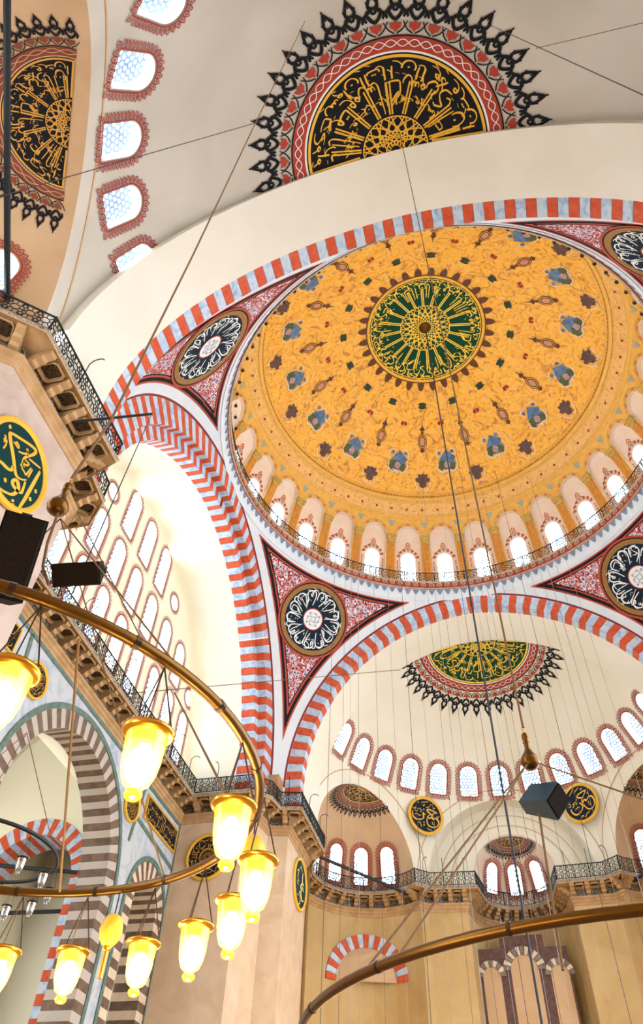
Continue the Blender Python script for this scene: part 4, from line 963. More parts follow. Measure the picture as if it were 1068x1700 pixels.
# rounded cove where the wall meets its arch
pts = soffit(10.9, EC, ZS, ZG+0.06); n = len(pts); V = []
for q in lin(0, pi/2, 6):
    ins = 0.40*(1-math.sin(q)); dd_ = 4.65-0.9*(1-math.cos(q))
    sc_ = (10.9-ins*1.0)/10.9
    V += [tuple(FL @ Vector((x*sc_, dd_, ZS+(z-ZS)*sc_ if z > ZS else z))) for x, z in pts]
mk('rounded_cove', V, [(j*n+i, j*n+i+1, (j+1)*n+i+1, (j+1)*n+i) for j in range(5) for i in range(n-1)], 'plaster_lemon', wl, True)
# ------------------------------------------------------------------ gallery: rail line, cornice, consoles
def arc(c, r, d0, d1, n): return [(c[0]+r*math.cos(math.radians(q)), c[1]+r*math.sin(math.radians(q))) for q in lin(d0, d1, n)]
run_n = arc((-9.4, -22.0), 4.35, 215, 138, 10)+[(-11.38, -17.95)]
run_np = [(-11.38, -17.95), (-11.33, -12.85), (-12.45, -12.45), (-12.6, -11.2), (-13.6, -10.25), (-16.9, -10.25)]
run_l = [(-16.9, -10.25), (-16.9, 10.25)]
run_fp = [(-16.9, 10.25), (-13.6, 10.25), (-12.6, 11.2), (-12.45, 12.45), (-11.25, 12.7), (-11.25, 18.3)]
run_e = arc((-9.07, 21.2), 3.62, 232, 43, 22)
run_c1 = [run_e[-1], (-5.5, 24.5), (-2.55, 24.7)]
run_a = [(-2.55, 24.7)]+arc((0, 26.3), 2.30, 178, 2, 15)+[(2.55, 24.7)]
mir = lambda r: [(-x, y) for x, y in r[::-1]]
run_c2, run_e2 = mir(run_c1), mir(run_e)
runs = [(run_n, 'near exedra gallery', 'black iron railing of the gallery curving under the shaded exedra', 1), (run_np, 'near pier gallery', 'black scrolled iron railing on the near pier above the large green disc', 3),
        (run_l, 'left wall gallery', 'long dark iron railing receding below the left wall of windows', 9), (run_fp, 'far pier gallery', 'iron railing stepping round the far left pier', 5),
        (run_e, 'far left exedra gallery', 'curved iron railing below the far left exedra windows', 4), (run_c1, 'far wall gallery', 'short iron railing left of the apse on the far wall', 3),
        (run_a, 'apse gallery', 'curved iron railing across the apse of the far wall', 2), (run_c2, 'far wall gallery', 'short iron railing right of the apse on the far wall', 3), (run_e2, 'far right exedra gallery', 'curved iron railing below the far right exedra windows', 3)]
def offset(pts, d):
    """shift a polyline to its left by d (away from the room)"""
    p = [Vector((x, y)) for x, y in pts]; out = []
    for i in range(len(p)):
        a = (p[i]-p[i-1]).normalized() if i else (p[1]-p[0]).normalized(); b = (p[i+1]-p[i]).normalized() if i < len(p)-1 else a
        na, nb = Vector((-a.y, a.x)), Vector((-b.y, b.x)); m = (na+nb)
        m = m.normalized() if m.length > 1e-6 else na; c = max(m.dot(na), 0.4); out.append(tuple(p[i]+m*(d/c)))
    return out
def sweep(full, prof, lo, hi):
    """prof: (offset, z) list; full: polyline; vertices lo..hi"""
    V = []; n = hi-lo
    for d, z in prof:
        o = offset(full, d)[lo:hi]; V += [(x, y, z) for x, y in o]
    return V, [(j*n+i, j*n+i+1, (j+1)*n+i+1, (j+1)*n+i) for j in range(len(prof)-1) for i in range(n-1)]
FULL = []
for r in runs:
    for q in r[0]:
        if not FULL or (Vector(q)-Vector(FULL[-1])).length > 1e-4: FULL.append(q)
idx = lambda q: min(range(len(FULL)), key=lambda i: (Vector(FULL[i])-Vector(q)).length)
con_prof = [(0.0, 20.62), (0.10, 20.60), (0.14, 20.70), (0.30, 20.72), (0.36, 20.86), (0.54, 20.88), (0.60, 21.00), (0.82, 21.04), (0.86, 21.20), (0.0, 21.20)]
def console_mesh():
    n = len(con_prof); w = 0.14; V = [(s*w, d, z-21.2) for s in (-1, 1) for d, z in con_prof]
    return mesh_of('console', V, [(i, (i+1) % n, n+(i+1) % n, n+i) for i in range(n)]+[tuple(range(n)), tuple(range(2*n-1, n-1, -1))], 'tan_stone')
CONS = console_mesh()
def coffer_meshes():
    def octo(a, b, z, ch=0.30): return [(-a, -b+ch*b, z), (-a+ch*a, -b, z), (a-ch*a, -b, z), (a, -b+ch*b, z), (a, b-ch*b, z), (a-ch*a, b, z), (-a+ch*a, b, z), (-a, b-ch*b, z)]
    k = MB(); rings = [octo(0.40, 0.36, 0.0), octo(0.40, 0.36, -0.05), octo(0.36, 0.32, -0.05), octo(0.355, 0.315, 0.03), octo(0.325, 0.29, 0.04), octo(0.32, 0.285, 0.085)]
    for a, b in zip(rings, rings[1:]): k.add(a+b, [(i, (i+1) % 8, 8+(i+1) % 8, 8+i) for i in range(8)])
    return k.mesh('coffer', 'tan_stone'), mesh_of('floral_panel', octo(0.32, 0.285, 0.085), [tuple(range(8))], 'coffer_floral')
COF, COFP = coffer_meshes()
for j, (pts, nm, lab, hooks) in enumerate(runs):
    lo, hi = idx(pts[0]), idx(pts[-1])+1
    mid = pts[len(pts)//2]
    root = empty('trim_%d' % (j+2), (mid[0], mid[1], 20.2), 'bracketed stone cornice carrying the %s%s' % (nm, '' if nm != 'far wall gallery' else (' left of the apse' if j == 5 else ' right of the apse')), 'cornice', 'gallery cornices', 'structure')
    V, F = sweep(FULL, [(-0.06, 21.22), (-0.10, 21.30), (-0.06, 21.38), (0.04, 21.38), (0.04, 21.30)], lo, hi); mk('lace_edge', V, F, 'lace_light', root)
    V, F = sweep(FULL, [(0.95, 21.22), (0.03, 21.22), (-0.03, 21.16), (-0.06, 21.22), (-0.02, 21.36), (1.6, 21.36)], lo, hi); mk('gallery_slab', V, F, 'tan_stone', root)
    V, F = sweep(FULL, [(0.90, 20.62), (0.90, 21.22)], lo, hi); mk('lace_frieze', V, F, 'lace_black', root)
    V, F = sweep(FULL, [(0.95, 20.10), (0.86, 20.12), (0.84, 20.26), (0.76, 20.32), (0.76, 20.44), (0.66, 20.50), (0.66, 20.60), (0.92, 20.63)], lo, hi); mk('stone_moulding', V, F, 'tan_stone', root)
    Pq = Path(offset(FULL, 0.45)[lo:hi]); sp = 1.02 if nm != 'apse gallery' else 0.70; n = max(2, round(Pq.len/sp))
    for i in range(n):
        for s_, part in ((i+0.5, 'console'), (i+1.0, 'coffer')):
            d = Pq.len*s_/n
            if part == 'coffer' and i == n-1: continue
            p, t = Pq.at(d); nn = Vector((t.y, -t.x, 0))
            if part == 'console':
                o = p-nn*0.45; M = Matrix(((t.x, nn.x, 0, o.x), (t.y, nn.y, 0, o.y), (0, 0, 1, 21.2), (0, 0, 0, 1)))
                inst('console', CONS, M, root)
            elif Pq.len/n > 0.8:
                M = Matrix(((t.x, nn.x, 0, p.x), (t.y, nn.y, 0, p.y), (0, 0, 1, 21.09), (0, 0, 0, 1))) @ Matrix.Diagonal((0.80, 1.05, 1, 1))
                c = inst('coffer', COF, M, root); q = bpy.data.objects.new('floral_panel', COFP); COL.objects.link(q); q.parent = c
    railing(pts, 21.38, 0.84, lab, hooks, 0.46 if j in (0, 1) else 0.38)
# ------------------------------------------------------------------ lower walls
def wall_run(name, lo_pt, hi_pt, mat, label, z0=0.0, z1=20.2, d=0.9):
    lo, hi = idx(lo_pt), idx(hi_pt)+1; V, F = sweep(FULL, [(d, z0), (d, z1)], lo, hi)
    return mk(name, V, F, mat, None, label=label, cat='wall', kind='structure')
wall_run('wall_pier_near', run_np[0], run_np[-1], 'pink_marble', 'veined pink marble face of the near left pier below its gallery')
wall_run('wall_exedra_near', run_n[0], run_n[-1], 'pink_marble', 'curved marble wall below the shaded near exedra')
wall_run('wall_pier_far', run_fp[0], run_fp[-1], 'pier_tan', 'pale marble face of the far left pier below its gallery')
we = wall_run('wall_exedra_far', run_e[0], run_e[-1], 'ochre_wall', 'warm lit curved wall below the far left exedra')
wall_run('wall_far_lower', run_c1[0], run_c1[-1], 'ochre_wall', 'warm lit far wall below the gallery left of the apse')
wall_run('wall_far_lower', run_c2[0], run_c2[-1], 'ochre_wall', 'warm lit far wall below the gallery right of the apse')
wall_run('wall_apse', run_a[0], run_a[-1], 'ochre_wall', 'warm lit curved wall below the apse gallery')
wall_run('wall_exedra_right', run_e2[0], run_e2[-1], 'ochre_wall', 'warm lit curved wall below the far right exedra')
for sg, nm in ((-1, 'near'), (1, 'far')):
    k = MB(); k.box(-17.75, -12.45, min(sg*13.7, sg*17.0), max(sg*13.7, sg*17.0), 12, 21.21); k.box(-17.75, -14.2, min(sg*11.3, sg*13.75), max(sg*11.3, sg*13.75), 12, 21.21); k.box(-18.6, -12.6, min(sg*12.2, sg*16.9), max(sg*12.2, sg*16.9), 21.25, 23.2)
    k.obj('wall_core_'+nm, 'tan_stone', None, label='solid core of the %s left pier behind its facing' % nm, cat='wall', kind='structure')
# marble wall under the left gallery with its arches
XW = -17.8
BIG = (0.2, 14.2, 4.5, 5.3, 5.55); SML = (8.95, 14.9, 1.35, 2.15, 2.40); SMN = (-8.55, 14.9, 1.35, 2.15, 2.40)
ml = empty('wall_left_lower', (XW, 0, 0), 'blue veined marble wall under the left gallery with dark green bands', 'wall', None, 'structure')
V, F = grid(lambda y, z: (XW, y, z), lin(-11.3, 11.3, 110), lin(0, 20.2, 110))
fa = lambda W, b, r: np.where(W[:, 2] > b[1], np.hypot(W[:, 1]-b[0], W[:, 2]-b[1]), np.abs(W[:, 1]-b[0]))-r
V, F = clip(V, F, lambda W: np.minimum.reduce([fa(W, b, b[3]) for b in (BIG, SML, SMN)])); mk('marble_facing', V, F, 'pale_marble', ml)
wp = plane_map((XW+0.03, 0, 0), (0, 1, 0), (0, 0, 1))
for b in (BIG, SML, SMN):
    k = Ink().ring(b[3], b[4], 0, pi, 48, 1, (b[0], b[1])); k.line([(b[0]-(b[3]+b[4])/2, 0), (b[0]-(b[3]+b[4])/2, b[1])], b[4]-b[3]); k.line([(b[0]+(b[3]+b[4])/2, 0), (b[0]+(b[3]+b[4])/2, b[1])], b[4]-b[3])
    k.obj('green_arch_band', wp, 'green_stone', ml, 0.02)
for pts_ in ([(-11.2, 20.05), (11.2, 20.05)], [(5.85, 16.9), (6.35, 20.0)], [(6.2, 18.15), (11.1, 17.75)], [(-5.45, 16.9), (-5.95, 20.0)], [(-11.2, 17.75), (-5.8, 18.15)], [(11.15, 10), (11.15, 20.0)]):
    Ink().line(pts_, 0.20).obj('green_strip', wp, 'green_stone', ml, 0.015)
def side_frame(yc, x): return Matrix(((0, -1, 0, x), (1, 0, 0, yc), (0, 0, 1, 0), (0, 0, 0, 1)))
def plain_arch(name, label, prof, zs, frame, n, mats, foot, course, loc, group):
    a = empty(name, loc, label, 'arch', group, 'structure'); voussoir_arch(a, prof, max(r for r, d in prof), zs, 0.0, frame, n, mats, foot, course); return a
plain_arch('wall_arch_banded', 'large brown and white banded arch below the left gallery', [(5.3, 0), (5.3, 1.4), (4.5, 1.4), (4.5, 0)], 14.2, side_frame(0.2, XW), 22, ['brown_stone', 'banded_white'], 4.0, 0.36, (XW, 0.2, 4.0), 'banded side arches')
plain_arch('wall_arch_banded', 'small brown and white banded arch beside the far left pier', [(2.15, 0), (2.15, 1.4), (1.35, 1.4), (1.35, 0)], 14.9, side_frame(8.95, XW), 10, ['brown_stone', 'buff_stone'], 8.0, 0.36, (XW, 8.95, 8.0), 'banded side arches')
# side aisle behind the banded arches
ai = empty('wall_aisle', (-26, 4, 0), 'pale yellow wall and vault of the side aisle seen through the banded arch', 'wall', None, 'structure')
mk('outer_wall', [(-26, -14, 0), (-26, 20, 0), (-26, 20, 20.5), (-26, -14, 20.5)], [(0, 1, 2, 3)], 'plaster_lemon', ai)
V, F = grid(lambda y, q: (-22.6+3.5*math.cos(q)*1.0, y, 19.0+4.2*math.sin(q)), lin(-12, 14, 14), lin(-0.2, pi+0.2, 24)); mk('aisle_vault', V, F, 'plaster_lemon', ai, True)
mk('inner_back', [(-19.3, y, z) for y, z in ((-11.3, 18.9), (11.3, 18.9), (11.3, 21), (-11.3, 21))], [(0, 1, 2, 3)], 'plaster_lemon', ai)
mk('end_wall', [(-30, 11.5, 0), (-17.85, 11.5, 0), (-17.85, 11.5, 24), (-30, 11.5, 24)], [(0, 1, 2, 3)], 'plaster_lemon', ai)
FT = Matrix(((1, 0, 0, -22.3), (0, 1, 0, 5.2), (0, 0, 1, 0), (0, 0, 0, 1)))
plain_arch('wall_arch_aisle', 'red and white striped arch across the side aisle behind the banded arch', [(3.2, 0), (3.2, 1.6), (2.4, 1.6), (2.4, 0)], 14.8, FT, 13, ['red_stone', 'blue_marble'], 6.0, 0.42, (-22.3, 5.2, 6.0), 'aisle arches')
V, F = grid(lambda x, z: (x, 5.3, z), lin(-26, -19.25, 50), lin(0, 23, 60)); V, F = clip(V, F, lambda W: np.where(W[:, 2] > 14.8, np.hypot(W[:, 0]+22.3, W[:, 2]-14.8), np.abs(W[:, 0]+22.3))-3.15)
mk('arch_wall', V, F, 'plaster_lemon', ai)
# striped arch and portal on the far lower wall
cy = lambda x, z, d=0.0: (-9.07+(4.5-d)*math.cos(pi/2-(x)/4.5), 21.2+(4.5-d)*math.sin(pi/2-(x)/4.5), z)
ra = empty('wall_arch_exedra', (-10.1, 25.6, 10), 'red and white striped arch low on the far left exedra wall', 'arch', 'aisle arches', 'structure')
for i in range(21):
    q0, q1 = pi*i/21+0.005, pi*(i+1)/21-0.005; V = []
    for d in (-0.1, 0.10):
        for q in (q0, q1):
            for r in (2.0, 2.75): V.append(cy(-1.05+r*math.cos(q), 16.35+r*math.sin(q), d))
    mk('voussoir', V, [(0, 1, 3, 2), (4, 6, 7, 5), (0, 2, 6, 4), (1, 5, 7, 3), (0, 4, 5, 1), (2, 3, 7, 6)], ('red_stone', 'blue_marble')[i % 2], ra)
mk('arch_infill', [cy(-1.05+2.0*math.cos(q), 16.35+2.0*math.sin(q), 0.03) for q in lin(0, pi, 20)], [tuple(range(20))], 'plaster_tan', ra)
po = empty('door_1', (-0.35, 27.0, 0), 'grey stone portal with three banded arches low on the far wall', 'portal', None, 'structure')
k = MB(); k.box(-1.7, 1.05, 27.05, 27.3, 10, 19.15); k.box(-3.1, -1.7, 27.05, 27.3, 10, 18.45); k.box(1.05, 2.4, 27.05, 27.3, 10, 18.45); k.obj('portal_slab', 'shield_brown', po)
for cx, zc_, r0, r1, n in ((-0.35, 17.2, 0.85, 1.30, 13), (-2.4, 16.9, 0.55, 0.9, 9), (1.72, 16.9, 0.55, 0.9, 9)):
    for i in range(n):
        q0, q1 = pi*i/n+0.02, pi*(i+1)/n-0.02; V = [(cx+r*math.cos(q), y, zc_+r*math.sin(q)) for y in (27.06, 26.93) for q in (q0, q1) for r in (r0, r1)]
        mk('voussoir', V, [(0, 1, 3, 2), (4, 6, 7, 5), (0, 2, 6, 4), (1, 5, 7, 3), (0, 4, 5, 1), (2, 3, 7, 6)], ('grey_stone', 'buff_stone')[i % 2], po)
    mk('arch_recess', [(cx+r0*math.cos(q), 27.03, zc_+r0*math.sin(q)) for q in lin(0, pi, 16)]+[(cx-r0, 27.03, 10), (cx+r0, 27.03, 10)], [tuple(range(18))], 'plaster_tan', po)
P('carpet', (0.26, 0.19, 0.15), 0.9, var=(3.0, (0.20, 0.14, 0.11)))
mk('wall_near', [(-9.5, -27.6, 0), (22, -27.6, 0), (22, -27.6, 23.0), (-9.5, -27.6, 23.0)], [(0, 1, 2, 3)], 'ochre_wall', label='plain wall of the hall behind the camera', cat='wall', kind='structure')
mk('floor', [(-30, -28, 0), (30, -28, 0), (30, 32, 0), (-30, 32, 0)], [(0, 1, 2, 3)], 'carpet', label='red carpeted prayer hall floor below the picture', cat='floor', kind='structure')
# ------------------------------------------------------------------ hanging calligraphy discs and panels
def disc(name, O, e1, e2, R, label, strokes, dots, field='paint_teal', w=0.075, small=(), gold='paint_gold', norm=None, rim=0.085):
    root = empty(name, O, label, 'calligraphy disc', 'round calligraphy discs'); mp = plane_map(O, e1, e2)
    V = [mp(R*0.93*math.cos(2*pi*i/48), R*0.93*math.sin(2*pi*i/48), d) for d in (0.0, 0.06) for i in range(48)]
    mk('dark_board', V, [tuple(range(48, 96)), tuple(range(47, -1, -1))]+[(i, (i+1) % 48, 48+(i+1) % 48, 48+i) for i in range(48)], field, root)
    k = MB(); prof = [(R*(1-rim*1.6), 0.05), (R*(1-rim*1.3), 0.12), (R*(1-rim*0.9), 0.10), (R*(1-rim*0.5), 0.15), (R, 0.08), (R, 0.0)]; V = []
    for r, d in prof: V += [mp(r*math.cos(2*pi*i/56), r*math.sin(2*pi*i/56), d) for i in range(56)]
    k.add(V, [(j*56+i, j*56+(i+1) % 56, (j+1)*56+(i+1) % 56, (j+1)*56+i) for j in range(5) for i in range(56)]); k.obj('gold_rim', 'paint_gold', root, True)
    t = Ink(); nf = norm or (lambda p: p)
    for s in strokes: t.stroke([nf(p) for p in s], w, 0.7, 0.35)
    for s in small: t.stroke([nf(p) for p in s], w*0.45, None, 0.5, 3)
    for p in dots: q = nf(p); t.diamond(q[0], q[1], w*0.55)
    t.obj('gold_lettering', mp, gold, root, 0.07, R); return root
ND = [[(0.37, -0.03), (0.26, -0.15), (0.13, -0.22), (0.03, -0.19), (-0.06, -0.11), (-0.23, 0.04), (-0.39, 0.16), (-0.53, 0.29), (-0.51, 0.37), (-0.25, 0.53), (-0.01, 0.67), (0.16, 0.74), (0.22, 0.71), (0.19, 0.58), (0.08, 0.37), (0.05, 0.24), (0.09, 0.14)],
      [(-0.09, -0.15), (-0.07, -0.22), (-0.1, -0.29), (-0.21, -0.34), (-0.33, -0.37), (-0.44, -0.41), (-0.6, -0.45)],
      [(-0.42, -0.78), (-0.2, -0.86), (0.0, -0.8), (0.14, -0.72), (0.24, -0.64), (0.3, -0.51), (0.3, -0.38), (0.21, -0.3), (0.13, -0.32), (0.1, -0.42), (0.16, -0.46), (0.3, -0.45), (0.41, -0.39), (0.41, -0.29), (0.37, -0.09)],
      [(0.57, 0.49), (0.57, 0.22), (0.57, -0.11), (0.57, -0.43), (0.55, -0.7)]]
NS = [[(0.16, 0.4), (0.35, 0.48), (0.54, 0.56)], [(-0.16, 0.24), (-0.06, 0.31), (0.04, 0.42), (0.03, 0.52), (-0.01, 0.51), (0.07, 0.46), (0.08, 0.39)], [(-0.38, 0.28), (-0.21, 0.29), (-0.22, 0.35), (-0.33, 0.32), (-0.27, 0.38)],
      [(0.11, 0.04), (0.21, 0.05), (0.29, 0.04), (0.31, 0.17), (0.32, 0.3)], [(0.37, 0.05), (0.37, 0.18), (0.37, 0.31)], [(0.07, 0.27), (0.09, 0.18), (0.19, 0.22), (0.23, 0.31), (0.18, 0.3), (0.09, 0.28)], [(0.04, 0.08), (0.09, 0.07), (0.15, 0.13), (0.05, 0.12), (0.15, 0.1)], [(-0.57, 0.01), (-0.53, 0.12), (-0.49, 0.0), (-0.5, -0.11)], [(-0.64, 0.14), (-0.58, 0.15), (-0.6, 0.05)],
      [(-0.67, 0.43), (-0.64, 0.46), (-0.61, 0.43), (-0.64, 0.40), (-0.67, 0.43)]]
disc('calligraphy_disc', (-12.20, -15.665, 17.65), (0, 1, 0), (0, 0, 1), 1.457, 'large dark green disc with bold gold lettering on the near pier', ND, [(-0.07, -0.57), (0.34, -0.73), (0.38, -0.77), (0.72, 0.02), (0.69, -0.26)], 'paint_teal', 0.105, NS)
def on_sphere_disc(P_, C, lean=0.0):
    n = (Vector(C)-Vector(P_)); n.z *= 0.25; n.normalize(); e2 = (Vector((0, 0, 1))-n*n.z).normalized(); return e2.cross(n), e2, Vector(P_)+n*0.35
HU = [[(830, 490), (700, 450), (600, 430), (575, 470), (640, 540), (720, 600)], [(840, 490), (760, 520), (650, 580), (575, 650), (640, 680), (680, 630), (720, 690), (790, 650), (850, 720), (860, 780), (800, 880), (700, 920), (600, 890), (560, 800), (560, 690)], [(545, 560), (500, 595), (465, 545), (475, 620), (470, 700), (400, 750), (290, 760), (205, 690), (195, 600), (210, 530)]]
HUs = [[(430, 265), (520, 235), (625, 210)], [(555, 385), (650, 345)], [(730, 345), (755, 385), (790, 345)], [(815, 580), (845, 630), (880, 570)], [(470, 310), (490, 350), (525, 300)], [(205, 440), (240, 470), (290, 440), (250, 420)], [(330, 480), (380, 440), (430, 500), (390, 540)], [(255, 500), (300, 540), (330, 500)], [(250, 640), (300, 600), (350, 640), (410, 630)], [(330, 860), (370, 830), (400, 900), (415, 960)], [(550, 960), (600, 1000), (660, 1000)], [(690, 770), (700, 830), (730, 825)]]
e1_, e2_, O_ = on_sphere_disc((-5.68, 24.97, 26.16), FC)
disc('calligraphy_disc', O_, e1_, e2_, 1.33, 'gold rimmed dark disc with gold lettering left of the hanging loudspeaker on the far vault', HU, [(490, 455), (480, 820), (480, 890), (355, 275), (675, 290)], 'paint_navy', 0.085, HUs, 'paint_gold', lambda p: ((p[0]-540)/450, -(p[1]-610)/540), 0.10)
HA = [[(650, 480), (600, 480), (510, 450), (510, 395), (620, 350), (740, 330), (690, 410), (640, 470)], [(610, 490), (590, 560), (600, 620), (645, 545), (700, 585), (740, 540), (800, 505), (860, 530), (890, 620), (880, 720), (820, 790), (740, 820), (660, 770), (600, 650)], [(510, 590), (560, 640), (570, 720), (500, 810), (400, 860), (320, 830), (275, 760), (265, 680)]]
HAs = [[(310, 350), (380, 275), (455, 200)], [(440, 310), (510, 260), (590, 200)], [(610, 255), (640, 285), (660, 225)], [(760, 400), (780, 430), (800, 380)], [(225, 630), (290, 600), (240, 520), (290, 500)], [(330, 590), (380, 560), (350, 640), (310, 660)], [(390, 540), (440, 560), (420, 620)], [(370, 740), (420, 700), (500, 690)], [(580, 990), (620, 910), (690, 880), (680, 860)], [(470, 970), (520, 920), (540, 960)], [(730, 690), (760, 710), (790, 670)]]
e1_, e2_, O_ = on_sphere_disc((5.32, 25.13, 26.28), FC)
disc('calligraphy_disc', O_, e1_, e2_, 1.33, 'gold rimmed dark disc with gold lettering right of the hanging loudspeaker on the far vault', HA, [(235, 380), (460, 495), (740, 640)], 'paint_navy', 0.085, HAs, 'paint_gold', lambda p: ((p[0]-530)/465, -(p[1]-590)/515), 0.10)
AL = [[(0.30, 0.55), (0.26, 0.1), (0.22, -0.15), (0.05, -0.05), (0.35, 0.15), (0.50, 0.10)], [(0.50, -0.12), (0.30, -0.02), (0.15, -0.30), (0.35, -0.50), (0.60, -0.42)], [(0.10, -0.25), (-0.05, -0.32), (0.10, -0.50), (0.0, -0.75), (-0.35, -0.85), (-0.62, -0.65), (-0.60, -0.40)]]
disc('calligraphy_disc', (-12.135, 16.25, 18.68), (0, 1, 0), (0, 0, 1), 1.39, 'green disc seen edge-on on the far left pier', AL, [(-0.30, -0.50), (-0.10, 0.6)], 'paint_teal', 0.10, [[(-0.55, 0.30), (-0.30, 0.45), (-0.45, 0.1), (-0.25, 0.0)], [(0.0, 0.75), (0.15, 0.55)], [(-0.5, -0.05), (-0.3, -0.15)]], 'letter_gold')
def disc_ring(O, e1, e2, R, label, seed, rim=0.09):
    d = disc('calligraphy_disc', O, e1, e2, R, label, [], [], 'paint_black', 0.1, (), 'paint_gold', None, rim); mp = plane_map(O, e1, e2)
    t = ring_text(VERSE[seed:seed+26], 0.72*R, 0.105*R, 0.4, 2*pi*0.98, 0.26, 0.6, seed); t.paste(rosette(R*0.36, 8, 0.022*R)); t.paste(ring_text(VERSE[seed+8:seed+30], 0.50*R, 0.06*R, 0.4, 2*pi*0.98, 0.3, 0.4, seed)); t.obj('ring_lettering', mp, 'letter_old_gold', d, 0.07); return d
disc_ring((-15.85, 11.13, 18.25), (1, 0, 0), (0, 0, 1), 1.22, 'dark disc with fine gold ring lettering on the front of the far left pier', 3)
disc_ring((XW+0.02, -4.75, 18.6), (0, 1, 0), (0, 0, 1), 0.78, 'small black and gold disc above the near haunch of the banded arch', 9)
disc_ring((XW+0.02, 5.30, 18.35), (0, 1, 0), (0, 0, 1), 0.78, 'small black and gold disc above the far haunch of the banded arch', 14)
def panel(y0, y1, z0, z1, label, seed):
    root = empty('inscription_panel', (XW+0.05, (y0+y1)/2, z0), label, 'inscription panel', 'framed inscription panels'); mp = plane_map((XW+0.05, y0, z0), (0, 1, 0), (0, 0, 1)); w, h = y1-y0, z1-z0
    MB().box(XW+0.01, XW+0.08, y0, y1, z0, z1).obj('dark_board', 'paint_black', root)
    k = MB(); f = 0.07
    for a in ((y0-f, y1+f, z0-f, z0), (y0-f, y1+f, z1, z1+f), (y0-f, y0, z0, z1), (y1, y1+f, z0, z1)): k.box(XW+0.01, XW+0.13, *a)
    k.obj('gold_frame', 'paint_gold', root)
    t = Ink()
    for row in (0, 1):
        W = word(VERSE[seed+row*9:seed+row*9+16], 1, 0.24, True, seed+row); s = (w*0.94)/W.width; hh = h*0.45/3.6
        t.V, t.F = t.V+[(w*0.97+x*s, h*(0.66-row*0.46)+y*hh) for x, y in W.V], t.F+[tuple(i+len(t.V) for i in q) for q in W.F]
    t.obj('gold_lettering', mp, 'letter_old_gold', root, 0.045)
panel(6.75, 10.75, 18.5, 19.55, 'long gold framed inscription panel below the cornice beside the far left pier', 2)
panel(-10.75, -6.75, 18.5, 19.55, 'long gold framed inscription panel below the cornice at the left edge', 21)
# ------------------------------------------------------------------ tie rods and bracket bars
def bar(name, a, b, r, mat, label, cat, group=None, n=8, extra=None):
    o = MB().tube([a, b], r, n).obj(name, mat, None); return tag(o, label, cat, group)
bar('tie_rod', (-12.25, 18.3, 21.34), (-7.0, 23.15, 20.55), 0.10, 'rod_black', 'dark tie rod slanting across the far left exedra windows', 'tie rod', 'tie rods')
bar('tie_rod', (12.25, 18.3, 21.34), (7.0, 23.15, 20.55), 0.10, 'rod_black', 'dark tie rod at the right edge across the far right exedra', 'tie rod', 'tie rods')
bar('tie_rod', (-13.3, -17.95, 22.6), (-8.2, -27.0, 22.6), 0.10, 'rod_black', 'thick black tie rod running up the left edge across the shaded exedra', 'tie rod', 'tie rods')
bar('tie_rod', (-19.2, 4.5, 15.0), (-25.9, 2.0, 15.0), 0.09, 'rod_black', 'dark tie rod slanting across the side aisle', 'tie rod', 'tie rods')
bar('tie_rod', (-17.9, 5.6, 13.8), (-25.9, 5.15, 13.8), 0.09, 'rod_black', 'level dark tie rod below the striped aisle arch', 'tie rod', 'tie rods')
bar('bracket_bar', (-11.5, -15.1, 20.5), (-9.23, -14.5, 21.1), 0.045, 'rod_black', 'thin black bar jutting out from the near pier railing', 'bar')
# ------------------------------------------------------------------ chandeliers
def lamp_proto(clear=False):
    H = 0.30
    k = MB().lathe([(0.060, -0.012), (0.088, -0.004), (0.098, 0.008), (0.094, 0.020), (0.080, 0.016), (0.062, 0.004), (0.060, -0.012)], 24)
    rim = k.mesh('brass_rim', 'brass' if not clear else 'bronze_dark', True)
    band = MB().lathe([(0.0755, 0.0), (0.0725, -0.055), (0.0722, -0.062)], 24).mesh('amber_band', 'lamp_glass' if not clear else 'clear_glass', True)
    bowl = MB().lathe([(0.0718, -0.06), (0.069, -0.12), (0.062, -0.17), (0.047, -0.215), (0.024, -0.235), (0.020, -0.242)], 24).mesh('glass_bowl', 'lamp_glass_thin' if not clear else 'clear_glass', True)
    fin = MB().lathe([(0.018, -0.238), (0.030, -0.250), (0.032, -0.266), (0.022, -0.280), (0.0, -0.286)], 14).mesh('glass_finial', 'lamp_glass' if not clear else 'clear_glass', True)
    bulb = MB().lathe([(0.0, -0.045), (0.022, -0.05), (0.046, -0.10), (0.052, -0.15), (0.042, -0.195), (0.0, -0.222)], 14).mesh('bulb', 'bulb_glow' if not clear else 'clear_glass', True)
    return [rim, band, bowl, fin, bulb]
LAMP, LAMPC = lamp_proto(), lamp_proto(True)
def glass_lamp(p, ring_z, label, group, lit=True, s=1.0, chain='bronze_dark'):
    r = empty('glass_lamp', p, label, 'lamp', group)
    for me in (LAMP if lit else LAMPC):
        o = bpy.data.objects.new(me.name.split('.')[0], me); COL.objects.link(o); o.parent = r; o.scale = (s, s, s*0.84)
    top = Vector(p)+Vector((0, 0, ring_z-0.027-p[2]))
    for i in range(3):
        a = 2*pi*i/3+0.4; MB().tube([Vector(p)+Vector((0.085*s*math.cos(a), 0.085*s*math.sin(a), 0.01)), top], 0.0035*s, 4).obj('hanging_chain', chain, r)
    if lit:
        L = bpy.data.lights.new('lamp_light', 'POINT'); L.energy = 5.0; L.color = (1.0, 0.72, 0.36); L.shadow_soft_size = 0.04
        l = bpy.data.objects.new('lamp_light', L); COL.objects.link(l); l.parent = r; l.location = (0, 0, -0.31*s)
    return r
def ring_pts(c, R, z, a0, a1, n): return [(c[0]+R*math.cos(q), c[1]+R*math.sin(q), z) for q in lin(a0, a1, n)]
